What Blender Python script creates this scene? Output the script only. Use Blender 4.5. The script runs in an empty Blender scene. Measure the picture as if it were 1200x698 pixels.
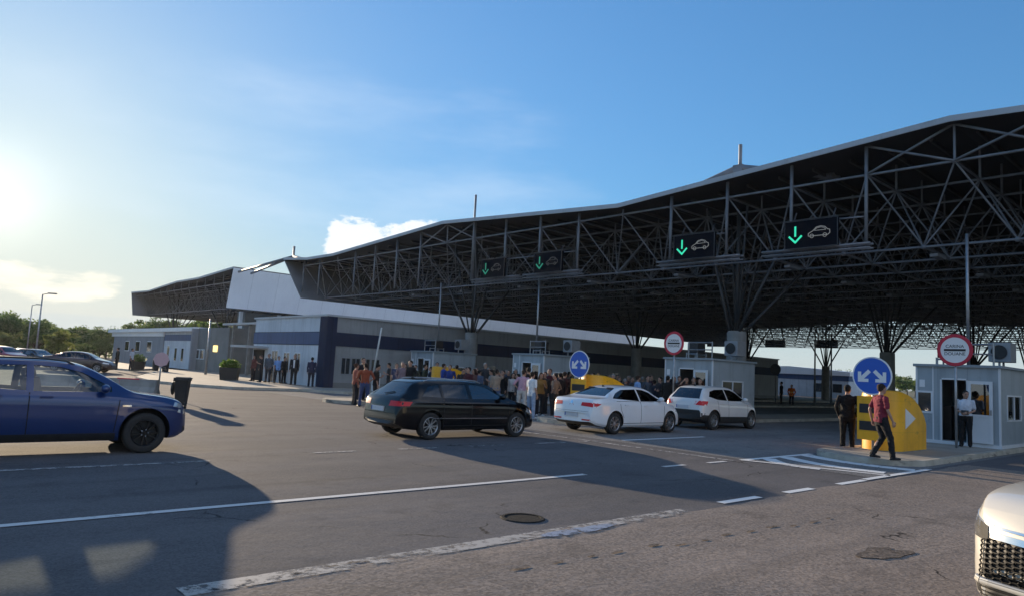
import bpy, bmesh, math, random
import numpy as np
from mathutils import Vector, Matrix, noise
from mathutils.bvhtree import BVHTree

C = bpy.context.scene.collection
SC = bpy.context.scene
random.seed(7)
R = math.radians

# ------------------------------------------------------------------ camera
# world: X runs along the lanes into the border crossing, Y runs along the front edge of the canopy
def look_matrix(loc, yaw, pitch, roll):
    fw = Vector((math.cos(yaw) * math.cos(pitch), math.sin(yaw) * math.cos(pitch), math.sin(pitch)))
    ri = Vector((math.sin(yaw), -math.cos(yaw), 0))
    up = ri.cross(fw)
    r2 = ri * math.cos(roll) + up * math.sin(roll)
    u2 = up * math.cos(roll) - ri * math.sin(roll)
    m = Matrix((( r2.x, u2.x, -fw.x, loc[0]), (r2.y, u2.y, -fw.y, loc[1]), (r2.z, u2.z, -fw.z, loc[2]), (0, 0, 0, 1)))
    return m
cam_data = bpy.data.cameras.new('camera')
cam = bpy.data.objects.new('camera', cam_data)
C.objects.link(cam)
cam_data.sensor_width = 36
cam_data.lens = 36 * 830 / 1200
cam_data.clip_start = 0.1
cam_data.clip_end = 6000
cam.matrix_world = look_matrix((0, 0, 1.772), R(48.124), R(5.755), R(2.99))
SC.camera = cam

# ------------------------------------------------------------------ sun and sky
SUN_EL, SUN_AZ = R(9.3), math.atan2(1.0, 0.085)      # azimuth counted from +X towards +Y
sd = Vector((math.cos(SUN_AZ) * math.cos(SUN_EL), math.sin(SUN_AZ) * math.cos(SUN_EL), math.sin(SUN_EL)))
sun_data = bpy.data.lights.new('sun', 'SUN')
sun_data.energy = 3.9
sun_data.angle = R(0.55)
sun_data.color = (1.0, 0.80, 0.56)
sun = bpy.data.objects.new('sun', sun_data)
C.objects.link(sun)
sun.rotation_euler = (-sd).to_track_quat('-Z', 'Y').to_euler()
sun.location = (0, 0, 60)

world = bpy.data.worlds.new('World')
SC.world = world
world.use_nodes = True
def build_world():
    nt = world.node_tree; N = nt.nodes; L = nt.links
    N.clear()
    out = N.new('ShaderNodeOutputWorld'); bg = N.new('ShaderNodeBackground')
    L.new(bg.outputs[0], out.inputs[0])
    sky = N.new('ShaderNodeTexSky'); sky.sky_type = 'NISHITA'; sky.sun_disc = False
    sky.sun_elevation = SUN_EL; sky.sun_rotation = math.pi / 2 - SUN_AZ
    sky.altitude = 100; sky.air_density = 1.0; sky.dust_density = 0.7; sky.ozone_density = 5.0
    bg.inputs['Strength'].default_value = 0.12
    tc = N.new('ShaderNodeTexCoord')
    sep = N.new('ShaderNodeSeparateXYZ'); L.new(tc.outputs['Generated'], sep.inputs[0])
    def math_(op, a, b=None, c=None):
        n = N.new('ShaderNodeMath'); n.operation = op
        for i, v in enumerate((a, b, c)):
            if v is None: continue
            if isinstance(v, (int, float)): n.inputs[i].default_value = v
            else: L.new(v, n.inputs[i])
        return n.outputs[0]
    az = math_('MULTIPLY', math_('ARCTAN2', sep.outputs['Y'], sep.outputs['X']), 57.29578)
    el = math_('MULTIPLY', math_('ARCSINE', sep.outputs['Z']), 57.29578)
    def cloud(a0, a1, e0, e1, soft_a, soft_e, sa, se, lo, hi, detail, seed, rough=0.6):
        cmb = N.new('ShaderNodeCombineXYZ')
        L.new(math_('MULTIPLY', az, sa), cmb.inputs[0]); L.new(math_('MULTIPLY', el, se), cmb.inputs[1]); cmb.inputs[2].default_value = seed
        nz = N.new('ShaderNodeTexNoise'); nz.inputs['Scale'].default_value = 1.0; nz.inputs['Detail'].default_value = detail
        nz.inputs['Roughness'].default_value = rough
        L.new(cmb.outputs[0], nz.inputs['Vector'])
        def ramp(v, x0, x1):
            m = N.new('ShaderNodeMapRange'); m.interpolation_type = 'SMOOTHSTEP'
            m.inputs[1].default_value = x0; m.inputs[2].default_value = x1
            L.new(v, m.inputs[0]); return m.outputs[0]
        box = math_('MULTIPLY', math_('MULTIPLY', ramp(az, a0 - soft_a, a0 + soft_a), math_('SUBTRACT', 1.0, ramp(az, a1 - soft_a, a1 + soft_a))),
                    math_('MULTIPLY', ramp(el, e0 - soft_e, e0 + soft_e), math_('SUBTRACT', 1.0, ramp(el, e1 - soft_e, e1 + soft_e))))
        v = math_('ADD', nz.outputs[0], math_('MULTIPLY', math_('SUBTRACT', box, 1.0), 0.55))
        return ramp(v, lo, hi)
    bw = N.new('ShaderNodeRGBToBW'); L.new(sky.outputs[0], bw.inputs[0])
    soft = math_('DIVIDE', 1.0, math_('ADD', 1.0, math_('MULTIPLY', bw.outputs[0], SKY_SOFT)))     # softens the aureole round the sun
    sc_ = N.new('ShaderNodeVectorMath'); sc_.operation = 'SCALE'; L.new(sky.outputs[0], sc_.inputs[0]); L.new(math_('MULTIPLY', soft, SKY_GAIN), sc_.inputs['Scale'])
    tn = N.new('ShaderNodeVectorMath'); tn.operation = 'MULTIPLY'; tn.inputs[1].default_value = (0.97, 1.035, 0.96); L.new(sc_.outputs[0], tn.inputs[0])
    col = tn.outputs[0]
    def over(col, fac, rgb, amount):
        m = N.new('ShaderNodeMix'); m.data_type = 'RGBA'
        L.new(math_('MULTIPLY', fac, amount), m.inputs[0]); L.new(col, m.inputs[6]); m.inputs[7].default_value = (*rgb, 1)
        return m.outputs[2]
    dt = N.new('ShaderNodeVectorMath'); dt.operation = 'DOT_PRODUCT'; L.new(tc.outputs['Generated'], dt.inputs[0]); dt.inputs[1].default_value = sd
    dm = math_('MAXIMUM', dt.outputs['Value'], 0.0)
    halo = math_('ADD', math_('MULTIPLY', math_('POWER', dm, 700.0), 0.16), math_('MULTIPLY', math_('POWER', dm, 60.0), 0.05))
    hm = N.new('ShaderNodeMix'); hm.data_type = 'RGBA'; hm.blend_type = 'ADD'; L.new(halo, hm.inputs[0]); L.new(col, hm.inputs[6]); hm.inputs[7].default_value = (9.0, 8.2, 7.0, 1)
    col = hm.outputs[2]
    hz_ = N.new('ShaderNodeMapRange'); hz_.interpolation_type = 'SMOOTHSTEP'; hz_.inputs[1].default_value = 13.0; hz_.inputs[2].default_value = -1.0; L.new(el, hz_.inputs[0])
    col = over(col, hz_.outputs[0], (2.75, 3.05, 3.3), 0.8)          # pale air near the horizon
    # low streaked cloud bank near the sun, cumulus over the roof, thin veil higher up
    col = over(col, cloud(76.5, 100, 2.6, 5.6, 2.0, 0.9, 0.16, 0.55, 0.33, 0.60, 5, 3.1), CLOUD_WARM, 0.85)
    col = over(col, cloud(60, 110, -0.5, 2.4, 8.0, 1.0, 0.05, 0.5, 0.28, 0.62, 4, 9.4), CLOUD_GREY, 0.55)
    col = over(col, cloud(50.8, 63.5, 6.5, 11.6, 1.3, 1.3, 0.36, 0.66, 0.34, 0.47, 8, 1.7, 0.66), CLOUD_WHITE, 0.95)
    col = over(col, cloud(40, 95, 6, 24, 10, 5, 0.035, 0.13, 0.42, 0.85, 5, 6.2), CLOUD_VEIL, 0.35)
    # unseen bright cloud bank added behind the camera to lift the shaded sides
    col = over(col, cloud(-165, -25, 4, 62, 22, 7, 0.06, 0.09, 0.30, 0.62, 7, 4.4), CLOUD_FILL, 0.9)
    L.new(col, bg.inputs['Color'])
SKY_SOFT = 0.42; SKY_GAIN = 1.58
CLOUD_FILL = (3.9, 4.2, 4.9); CLOUD_WARM = (5.2, 4.8, 4.0); CLOUD_GREY = (2.6, 2.95, 3.1); CLOUD_WHITE = (4.2, 4.35, 4.5); CLOUD_VEIL = (3.4, 3.9, 4.5)
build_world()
SC.view_settings.view_transform = 'Standard'
SC.view_settings.look = 'None'
SC.view_settings.exposure = 1.04
SC.view_settings.gamma = 1.0
SC.view_settings.use_curve_mapping = False
SC.cycles.max_bounces = 6
SC.cycles.transparent_max_bounces = 12

# ------------------------------------------------------------------ helpers
def lin(h):
    h = h.lstrip('#'); c = [int(h[i:i + 2], 16) / 255 for i in (0, 2, 4)]
    return tuple(x / 12.92 if x <= 0.04045 else ((x + 0.055) / 1.055) ** 2.4 for x in c)

def mat(name, col, rough=0.6, metal=0.0, col2=None, scale=3.0, detail=5, bump=0.0, bscale=None, coat=0.0, spec=None, emit=None, estr=1.0, lo=0.35, hi=0.65):
    m = bpy.data.materials.new(name); m.use_nodes = True
    nt = m.node_tree; N = nt.nodes; L = nt.links; b = N['Principled BSDF']
    b.inputs['Base Color'].default_value = (*col, 1)
    b.inputs['Roughness'].default_value = rough; b.inputs['Metallic'].default_value = metal
    if coat: b.inputs['Coat Weight'].default_value = coat; b.inputs['Coat Roughness'].default_value = 0.04
    if spec is not None: b.inputs['Specular IOR Level'].default_value = spec
    if emit: b.inputs['Emission Color'].default_value = (*emit, 1); b.inputs['Emission Strength'].default_value = estr
    if col2 is not None or bump:
        tc = N.new('ShaderNodeTexCoord')
    if col2 is not None:
        nz = N.new('ShaderNodeTexNoise'); nz.inputs['Scale'].default_value = scale; nz.inputs['Detail'].default_value = detail
        L.new(tc.outputs['Object'], nz.inputs['Vector'])
        mr = N.new('ShaderNodeMapRange'); mr.inputs[1].default_value = lo; mr.inputs[2].default_value = hi
        L.new(nz.outputs[0], mr.inputs[0])
        mx = N.new('ShaderNodeMix'); mx.data_type = 'RGBA'
        L.new(mr.outputs[0], mx.inputs[0]); mx.inputs[6].default_value = (*col, 1); mx.inputs[7].default_value = (*col2, 1)
        L.new(mx.outputs[2], b.inputs['Base Color'])
    if bump:
        nb = N.new('ShaderNodeTexNoise'); nb.inputs['Scale'].default_value = bscale or scale * 6; nb.inputs['Detail'].default_value = 4
        L.new(tc.outputs['Object'], nb.inputs['Vector'])
        bp = N.new('ShaderNodeBump'); bp.inputs['Strength'].default_value = bump; bp.inputs['Distance'].default_value = 0.02
        L.new(nb.outputs[0], bp.inputs['Height']); L.new(bp.outputs[0], b.inputs['Normal'])
    return m

def tag(o, label=None, cat=None, group=None, kind=None):
    if label: o['label'] = label
    if cat: o['category'] = cat
    if group: o['group'] = group
    if kind: o['kind'] = kind
    return o

def empty(name, loc=(0, 0, 0), rz=0.0, label=None, cat=None, group=None):
    o = bpy.data.objects.new(name, None); C.objects.link(o)
    o.location = loc; o.rotation_euler = (0, 0, rz); o.empty_display_size = 0.2
    return tag(o, label, cat, group)

def link_mesh(name, me, parent=None, loc=None, rz=None):
    o = bpy.data.objects.new(name, me); C.objects.link(o)
    if parent is not None: o.parent = parent
    if loc is not None: o.location = loc
    if rz is not None: o.rotation_euler = (0, 0, rz)
    return o

class MB:
    def __init__(self): self.v = []; self.f = []; self.m = []; self.k = 0
    def add(self, vs, fs, m=None):
        b = len(self.v); self.v.extend([tuple(p) for p in vs])
        self.f.extend([tuple(b + i for i in f) for f in fs]); self.m.extend([self.k if m is None else m] * len(fs)); return self
    def box(self, x0, x1, y0, y1, z0, z1, m=None):
        vs = [(x, y, z) for z in (z0, z1) for y in (y0, y1) for x in (x0, x1)]
        return self.add(vs, [(0, 2, 3, 1), (4, 5, 7, 6), (0, 1, 5, 4), (2, 6, 7, 3), (0, 4, 6, 2), (1, 3, 7, 5)], m)
    def obox(self, c, size, rz=0, m=None, mat3=None):
        sx, sy, sz = (s / 2 for s in size)
        M = mat3 if mat3 is not None else Matrix.Rotation(rz, 3, 'Z')
        vs = [Vector(c) + M @ Vector((x, y, z)) for z in (-sz, sz) for y in (-sy, sy) for x in (-sx, sx)]
        return self.add(vs, [(0, 2, 3, 1), (4, 5, 7, 6), (0, 1, 5, 4), (2, 6, 7, 3), (0, 4, 6, 2), (1, 3, 7, 5)], m)
    def tube(self, p, q, r, r2=None, n=6, caps=True, m=None):
        p = Vector(p); q = Vector(q); d = (q - p)
        if d.length < 1e-6: return self
        d.normalize(); a = d.orthogonal().normalized(); b = d.cross(a); r2 = r if r2 is None else r2
        vs = [p + (a * math.cos(t) + b * math.sin(t)) * r for t in (2 * math.pi * i / n for i in range(n))]
        vs += [q + (a * math.cos(t) + b * math.sin(t)) * r2 for t in (2 * math.pi * i / n for i in range(n))]
        fs = [(i, (i + 1) % n, n + (i + 1) % n, n + i) for i in range(n)]
        if caps: fs += [tuple(reversed(range(n))), tuple(range(n, 2 * n))]
        return self.add(vs, fs, m)
    def poly(self, pts, m=None): return self.add(pts, [tuple(range(len(pts)))], m)
    def prism(self, pts, ext, m=None):          # planar outline pushed along ext
        n = len(pts); e = Vector(ext)
        vs = [Vector(p) for p in pts] + [Vector(p) + e for p in pts]
        fs = [tuple(reversed(range(n))), tuple(range(n, 2 * n))] + [(i, (i + 1) % n, n + (i + 1) % n, n + i) for i in range(n)]
        return self.add(vs, fs, m)
    def lathe(self, prof, c=(0, 0, 0), axis='Z', n=24, m=None, closed=False):   # prof = [(r, h)]
        vs = []; k = len(prof)
        for i in range(n):
            t = 2 * math.pi * i / n
            for r, h in prof:
                a, b = r * math.cos(t), r * math.sin(t)
                p = (a, b, h) if axis == 'Z' else ((a, h, b) if axis == 'Y' else (h, a, b))
                vs.append((p[0] + c[0], p[1] + c[1], p[2] + c[2]))
        fs = []
        for i in range(n):
            j = (i + 1) % n
            for q in range(k if closed else k - 1):
                q2 = (q + 1) % k
                fs.append((i * k + q, j * k + q, j * k + q2, i * k + q2))
        return self.add(vs, fs, m)
    def sphere(self, c, r, n=10, m=None):
        rx, ry, rz = (r, r, r) if isinstance(r, (int, float)) else r
        vs = [(c[0], c[1], c[2] - rz)]; h = n // 2 + 1
        for i in range(1, h):
            ph = -math.pi / 2 + math.pi * i / h
            for j in range(n):
                t = 2 * math.pi * j / n
                vs.append((c[0] + rx * math.cos(ph) * math.cos(t), c[1] + ry * math.cos(ph) * math.sin(t), c[2] + rz * math.sin(ph)))
        vs.append((c[0], c[1], c[2] + rz)); fs = []
        for j in range(n): fs.append((0, 1 + (j + 1) % n, 1 + j))
        for i in range(h - 2):
            for j in range(n):
                a = 1 + i * n; fs.append((a + j, a + (j + 1) % n, a + n + (j + 1) % n, a + n + j))
        a = 1 + (h - 2) * n; t = len(vs) - 1
        for j in range(n): fs.append((a + j, a + (j + 1) % n, t))
        return self.add(vs, fs, m)
    def mesh(self, name, mats, smooth=False, recalc=False, sharp=None):
        me = bpy.data.meshes.new(name); me.from_pydata(self.v, [], self.f)
        for x in (mats if isinstance(mats, (list, tuple)) else [mats]): me.materials.append(x)
        if any(self.m): me.polygons.foreach_set('material_index', self.m)
        if recalc:
            bm = bmesh.new(); bm.from_mesh(me); bmesh.ops.recalc_face_normals(bm, faces=bm.faces[:]); bm.to_mesh(me); bm.free()
        if smooth or sharp is not None:
            me.polygons.foreach_set('use_smooth', [True] * len(me.polygons))
            if sharp is not None: me.set_sharp_from_angle(angle=R(sharp))
        me.update(); return me
    def build(self, name, mats, parent=None, smooth=False, recalc=False, sharp=None, bevel=0.0, loc=None, rz=None):
        o = link_mesh(name, self.mesh(name, mats, smooth, recalc, sharp), parent, loc, rz)
        if bevel:
            b = o.modifiers.new('bevel', 'BEVEL'); b.width = bevel; b.segments = 2; b.limit_method = 'ANGLE'; b.angle_limit = R(40)
        return o

def copy_tree(o, parent=None, loc=None, rz=None, label=None, mats=None):
    c = o.copy(); C.objects.link(c)
    for k in ('label', 'category', 'group'):
        pass
    if parent is not None: c.parent = parent
    if loc is not None: c.location = loc
    if rz is not None: c.rotation_euler = (0, 0, rz)
    if label: c['label'] = label
    for ch in KIDS.get(o.name, list(o.children)): copy_tree(ch, c)
    return c
KIDS = {}
def set_mat(o, slot, m):
    o.material_slots[slot].link = 'OBJECT'; o.material_slots[slot].material = m

def pchip(xs, ys):
    xs = np.array(xs, float); ys = np.array(ys, float); h = np.diff(xs); d = np.diff(ys) / h
    m = np.zeros(len(xs)); m[0] = d[0]; m[-1] = d[-1]
    for i in range(1, len(xs) - 1):
        if d[i - 1] * d[i] > 0:
            w1 = 2 * h[i] + h[i - 1]; w2 = h[i] + 2 * h[i - 1]; m[i] = (w1 + w2) / (w1 / d[i - 1] + w2 / d[i])
    def f(x):
        x = np.clip(x, xs[0], xs[-1]); i = np.clip(np.searchsorted(xs, x, side='right') - 1, 0, len(h) - 1)
        t = (x - xs[i]) / h[i]
        return (2 * t**3 - 3 * t**2 + 1) * ys[i] + (t**3 - 2 * t**2 + t) * h[i] * m[i] + (-2 * t**3 + 3 * t**2) * ys[i + 1] + (t**3 - t**2) * h[i] * m[i + 1]
    return f

def evaluated(me, mods):           # run modifiers on a mesh and return the result
    o = bpy.data.objects.new('temporary', me); C.objects.link(o)
    for kind, props in mods:
        md = o.modifiers.new(kind, kind)
        for k, v in props.items(): setattr(md, k, v)
    dg = bpy.context.evaluated_depsgraph_get(); dg.update()
    r = bpy.data.meshes.new_from_object(o.evaluated_get(dg), depsgraph=dg)
    bpy.data.objects.remove(o, do_unlink=True); return r
# ------------------------------------------------------------------ materials
M = {}
M['steel'] = mat('painted_steel', (0.23, 0.24, 0.26), 0.5, 0.2, (0.15, 0.16, 0.175), 1.5)
M['steel_dark'] = mat('dark_steel', (0.05, 0.052, 0.058), 0.5, 0.3, (0.08, 0.08, 0.085), 2)
M['galv'] = mat('galvanised', (0.42, 0.43, 0.44), 0.4, 0.7, (0.30, 0.31, 0.32), 6)
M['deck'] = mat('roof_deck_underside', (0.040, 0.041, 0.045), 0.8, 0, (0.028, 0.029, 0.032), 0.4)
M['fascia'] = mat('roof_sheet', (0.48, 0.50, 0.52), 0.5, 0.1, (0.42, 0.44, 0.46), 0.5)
M['cladding'] = mat('white_cladding', (0.86, 0.86, 0.86), 0.45, 0, (0.80, 0.80, 0.81), 0.35)
M['endclad'] = mat('grey_cladding', (0.20, 0.21, 0.22), 0.5, 0, (0.26, 0.26, 0.27), 0.6)
M['concrete'] = mat('concrete', (0.30, 0.29, 0.27), 0.85, 0, (0.22, 0.215, 0.20), 2.5, bump=0.2)
M['kerb'] = mat('kerb_stone', (0.50, 0.45, 0.37), 0.85, 0, (0.34, 0.31, 0.25), 2.0, bump=0.4)
M['paver'] = mat('pavement', (0.36, 0.31, 0.25), 0.85, 0, (0.28, 0.245, 0.20), 1.2, bump=0.2)
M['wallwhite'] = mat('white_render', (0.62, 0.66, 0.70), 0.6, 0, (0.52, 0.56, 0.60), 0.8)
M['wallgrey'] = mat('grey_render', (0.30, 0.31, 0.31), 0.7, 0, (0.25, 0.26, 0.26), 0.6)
M['walldark'] = mat('dark_render', (0.22, 0.22, 0.21), 0.7, 0, (0.17, 0.17, 0.165), 0.9)
M['wallpale'] = mat('pale_grey_render', (0.27, 0.285, 0.31), 0.7, 0, (0.23, 0.245, 0.27), 0.8)
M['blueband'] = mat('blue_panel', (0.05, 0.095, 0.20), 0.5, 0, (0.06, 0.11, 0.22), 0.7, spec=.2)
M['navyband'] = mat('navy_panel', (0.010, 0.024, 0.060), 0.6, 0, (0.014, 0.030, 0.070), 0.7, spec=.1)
M['boothwall'] = mat('booth_panel', (0.36, 0.41, 0.44), 0.45, 0, (0.31, 0.36, 0.39), 1.2)
M['boothside'] = mat('booth_side_panel', (0.30, 0.34, 0.36), 0.5, 0, (0.26, 0.30, 0.32), 1.2)
M['pvc'] = mat('white_frame', (0.68, 0.70, 0.72), 0.4)
M['black'] = mat('black_plastic', (0.015, 0.015, 0.016), 0.5, 0, (0.024, 0.024, 0.025), 8)
M['dark'] = mat('dark_inside', (0.008, 0.008, 0.009), 0.8)
M['rubber'] = mat('rubber', (0.016, 0.016, 0.017), 0.8, 0, (0.025, 0.024, 0.023), 14)
M['yellow'] = mat('yellow_paint', (0.88, 0.43, 0.010), 0.45, 0, (0.72, 0.34, 0.010), 2.2, lo=0.45, hi=0.8)
M['signblue'] = mat('sign_blue', (0.012, 0.10, 0.50), 0.35)
M['signwhite'] = mat('sign_white', (0.78, 0.78, 0.78), 0.4)
M['signred'] = mat('sign_red', (0.50, 0.015, 0.045), 0.4)
M['signblack'] = mat('sign_black', (0.012, 0.012, 0.016), 0.4)
M['panel'] = mat('display_panel', (0.006, 0.007, 0.012), 0.8, spec=.1)
M['green_led'] = mat('green_arrow', (0.01, 0.2, 0.12), 0.5, emit=(0.03, 0.55, 0.33), estr=0.62)
M['green_dim'] = mat('dim_green_arrow', (0.01, 0.08, 0.05), 0.5, emit=(0.03, 0.45, 0.30), estr=0.22)
M['grey_dim'] = mat('dim_grey_symbol', (0.05, 0.05, 0.05), 0.5, emit=(0.4, 0.4, 0.4), estr=0.035)
M['strut'] = mat('dark_painted_strut', (0.06, 0.063, 0.066), 0.6, 0.1, (0.045, 0.048, 0.05), 2)
M['frame_grey'] = mat('grey_frame', (0.25, 0.26, 0.27), 0.5)
M['grey_led'] = mat('grey_symbol', (0.2, 0.2, 0.2), 0.5, emit=(0.5, 0.5, 0.46), estr=0.13)
M['acunit'] = mat('air_unit', (0.30, 0.31, 0.32), 0.5, 0, (0.24, 0.25, 0.26), 3)
M['barrierwhite'] = mat('barrier_white', (0.7, 0.7, 0.68), 0.5, 0, (0.6, 0.6, 0.58), 4)
M['soil'] = mat('soil', (0.05, 0.04, 0.03), 0.9)
M['bark'] = mat('bark', (0.07, 0.055, 0.04), 0.9, 0, (0.04, 0.03, 0.024), 6)
M['sunglint'] = mat('sunglint_pane', (0.8, 0.7, 0.4), 0.5, emit=(1.0, 0.72, 0.22), estr=0.9)  # sun reflection put in as a glowing colour, no lamp behind it
M['hiviz'] = None
def glass_mat(name, tint, refl=0.10, rough=0.02):
    m = bpy.data.materials.new(name); m.use_nodes = True; nt = m.node_tree; N = nt.nodes; L = nt.links; N.clear()
    out = N.new('ShaderNodeOutputMaterial'); mx = N.new('ShaderNodeMixShader'); t = N.new('ShaderNodeBsdfTransparent'); g = N.new('ShaderNodeBsdfGlossy')
    t.inputs[0].default_value = (*tint, 1); g.inputs['Roughness'].default_value = rough; g.inputs[0].default_value = (0.95, 0.97, 1, 1)
    lw = N.new('ShaderNodeLayerWeight'); lw.inputs[0].default_value = 0.30
    mr = N.new('ShaderNodeMapRange'); mr.inputs[3].default_value = refl; mr.inputs[4].default_value = 1.0
    L.new(lw.outputs['Fresnel'], mr.inputs[0]); L.new(mr.outputs[0], mx.inputs[0])
    L.new(t.outputs[0], mx.inputs[1]); L.new(g.outputs[0], mx.inputs[2]); L.new(mx.outputs[0], out.inputs[0]); return m
M['glass'] = glass_mat('clear_glass', (0.72, 0.78, 0.78), 0.06)
M['privacy'] = glass_mat('tinted_glass', (0.10, 0.11, 0.12), 0.06)
M['winglass'] = glass_mat('window_glass', (0.25, 0.28, 0.3), 0.12)

def panel_lines(m, sx, sy, sz, dark=.62, w=.018, off=.37, streak=.80):
    """panel joints and faint vertical rain streaks in a cladding material"""
    nt = m.node_tree; N = nt.nodes; L = nt.links; b = N['Principled BSDF']; src = b.inputs['Base Color'].links[0].from_socket
    tc = N.new('ShaderNodeTexCoord'); sp = N.new('ShaderNodeSeparateXYZ'); L.new(tc.outputs['Object'], sp.inputs[0]); acc = None
    for ax, s in (('X', sx), ('Y', sy), ('Z', sz)):
        if not s: continue
        a = N.new('ShaderNodeMath'); a.operation = 'ADD'; a.inputs[1].default_value = off * s; L.new(sp.outputs[ax], a.inputs[0])
        p = N.new('ShaderNodeMath'); p.operation = 'PINGPONG'; p.inputs[1].default_value = s / 2; L.new(a.outputs[0], p.inputs[0])
        c = N.new('ShaderNodeMath'); c.operation = 'LESS_THAN'; c.inputs[1].default_value = w; L.new(p.outputs[0], c.inputs[0])
        if acc is None: acc = c.outputs[0]
        else:
            x = N.new('ShaderNodeMath'); x.operation = 'MAXIMUM'; L.new(acc, x.inputs[0]); L.new(c.outputs[0], x.inputs[1]); acc = x.outputs[0]
    mp = N.new('ShaderNodeMapping'); mp.inputs['Scale'].default_value = (2.2, 2.2, .22); L.new(tc.outputs['Object'], mp.inputs[0])
    nz = N.new('ShaderNodeTexNoise'); nz.inputs['Scale'].default_value = 1.6; nz.inputs['Detail'].default_value = 6; L.new(mp.outputs[0], nz.inputs['Vector'])
    mr = N.new('ShaderNodeMapRange'); mr.inputs[1].default_value = .5; mr.inputs[2].default_value = .72; mr.inputs[3].default_value = 1; mr.inputs[4].default_value = streak; L.new(nz.outputs[0], mr.inputs[0])
    k = N.new('ShaderNodeMath'); k.operation = 'MULTIPLY_ADD'; L.new(acc, k.inputs[0]); k.inputs[1].default_value = dark - 1; k.inputs[2].default_value = 1
    kk = N.new('ShaderNodeMath'); kk.operation = 'MULTIPLY'; L.new(k.outputs[0], kk.inputs[0]); L.new(mr.outputs[0], kk.inputs[1])
    cc = N.new('ShaderNodeCombineColor'); [L.new(kk.outputs[0], cc.inputs[i]) for i in range(3)]
    mx = N.new('ShaderNodeMix'); mx.data_type = 'RGBA'; mx.blend_type = 'MULTIPLY'; mx.inputs[0].default_value = 1; L.new(src, mx.inputs[6]); L.new(cc.outputs[0], mx.inputs[7]); L.new(mx.outputs[2], b.inputs['Base Color'])
panel_lines(M['cladding'], 3.0, 0, 0, .82, .03, streak=.95); panel_lines(M['wallwhite'], 0, 2.4, 0, .7, .015); panel_lines(M['wallgrey'], 3.6, 0, 0, .7, .015); panel_lines(M['boothwall'], 0.85, 0.85, 0, .72, .008)
panel_lines(M['blueband'], 2.4, 2.4, 0, .5, .015); panel_lines(M['navyband'], 2.4, 2.4, 0, .5, .015); panel_lines(M['wallpale'], 0, 3.0, 0, .75, .015); panel_lines(M['yellow'], 0, 0, 0.83, .8, .006); panel_lines(M['concrete'], 0, 0, 1.4, .8, .008)
def scuffs(m, col, lo, hi, scale, amount):
    """chips and rubbed marks of another colour over a painted surface"""
    nt = m.node_tree; N = nt.nodes; L = nt.links; b = N['Principled BSDF']; src = b.inputs['Base Color'].links[0].from_socket
    tc = N.new('ShaderNodeTexCoord'); mp = N.new('ShaderNodeMapping'); mp.inputs['Scale'].default_value = scale; L.new(tc.outputs['Object'], mp.inputs[0])
    nz = N.new('ShaderNodeTexNoise'); nz.inputs['Scale'].default_value = 1.0; nz.inputs['Detail'].default_value = 8; nz.inputs['Roughness'].default_value = .72; L.new(mp.outputs[0], nz.inputs['Vector'])
    mr = N.new('ShaderNodeMapRange'); mr.inputs[1].default_value = lo; mr.inputs[2].default_value = hi; mr.inputs[4].default_value = amount; L.new(nz.outputs[0], mr.inputs[0])
    mx = N.new('ShaderNodeMix'); mx.data_type = 'RGBA'; L.new(mr.outputs[0], mx.inputs[0]); L.new(src, mx.inputs[6]); mx.inputs[7].default_value = (*col, 1); L.new(mx.outputs[2], b.inputs['Base Color'])
scuffs(M['yellow'], (0.10, 0.075, 0.045), .60, .68, (2.2, 2.2, 7.0), .75); scuffs(M['kerb'], (0.10, 0.09, 0.075), .54, .66, (1.4, 1.4, 5.0), .8)
scuffs(M['boothwall'], (0.16, 0.165, 0.16), .58, .72, (2.0, 2.0, 1.0), .45); scuffs(M['wallgrey'], (0.17, 0.165, 0.155), .56, .70, (.8, .8, .5), .5)
scuffs(M['fascia'], (0.25, 0.26, 0.27), .55, .70, (.5, 1.6, 1.0), .5)
def leaf_mat(name, c1, c2):
    m = bpy.data.materials.new(name); m.use_nodes = True; nt = m.node_tree; N = nt.nodes; L = nt.links; b = N['Principled BSDF']
    oi = N.new('ShaderNodeNewGeometry'); rp = N.new('ShaderNodeMix'); rp.data_type = 'RGBA'
    L.new(oi.outputs['Random Per Island'], rp.inputs[0]); rp.inputs[6].default_value = (*c1, 1); rp.inputs[7].default_value = (*c2, 1)
    L.new(rp.outputs[2], b.inputs['Base Color']); b.inputs['Roughness'].default_value = 0.6
    tr = N.new('ShaderNodeBsdfTranslucent'); L.new(rp.outputs[2], tr.inputs[0]); mx = N.new('ShaderNodeMixShader'); mx.inputs[0].default_value = 0.45
    L.new(b.outputs[0], mx.inputs[1]); L.new(tr.outputs[0], mx.inputs[2]); L.new(mx.outputs[0], N['Material Output'].inputs[0]); return m
M['leaf'] = leaf_mat('leaves', (0.07, 0.12, 0.03), (0.14, 0.20, 0.06))
M['leaf_light'] = leaf_mat('light_leaves', (0.12, 0.15, 0.035), (0.20, 0.22, 0.06))
M['leaf_plant'] = leaf_mat('planter_leaves', (0.09, 0.16, 0.02), (0.18, 0.26, 0.04))

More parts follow.
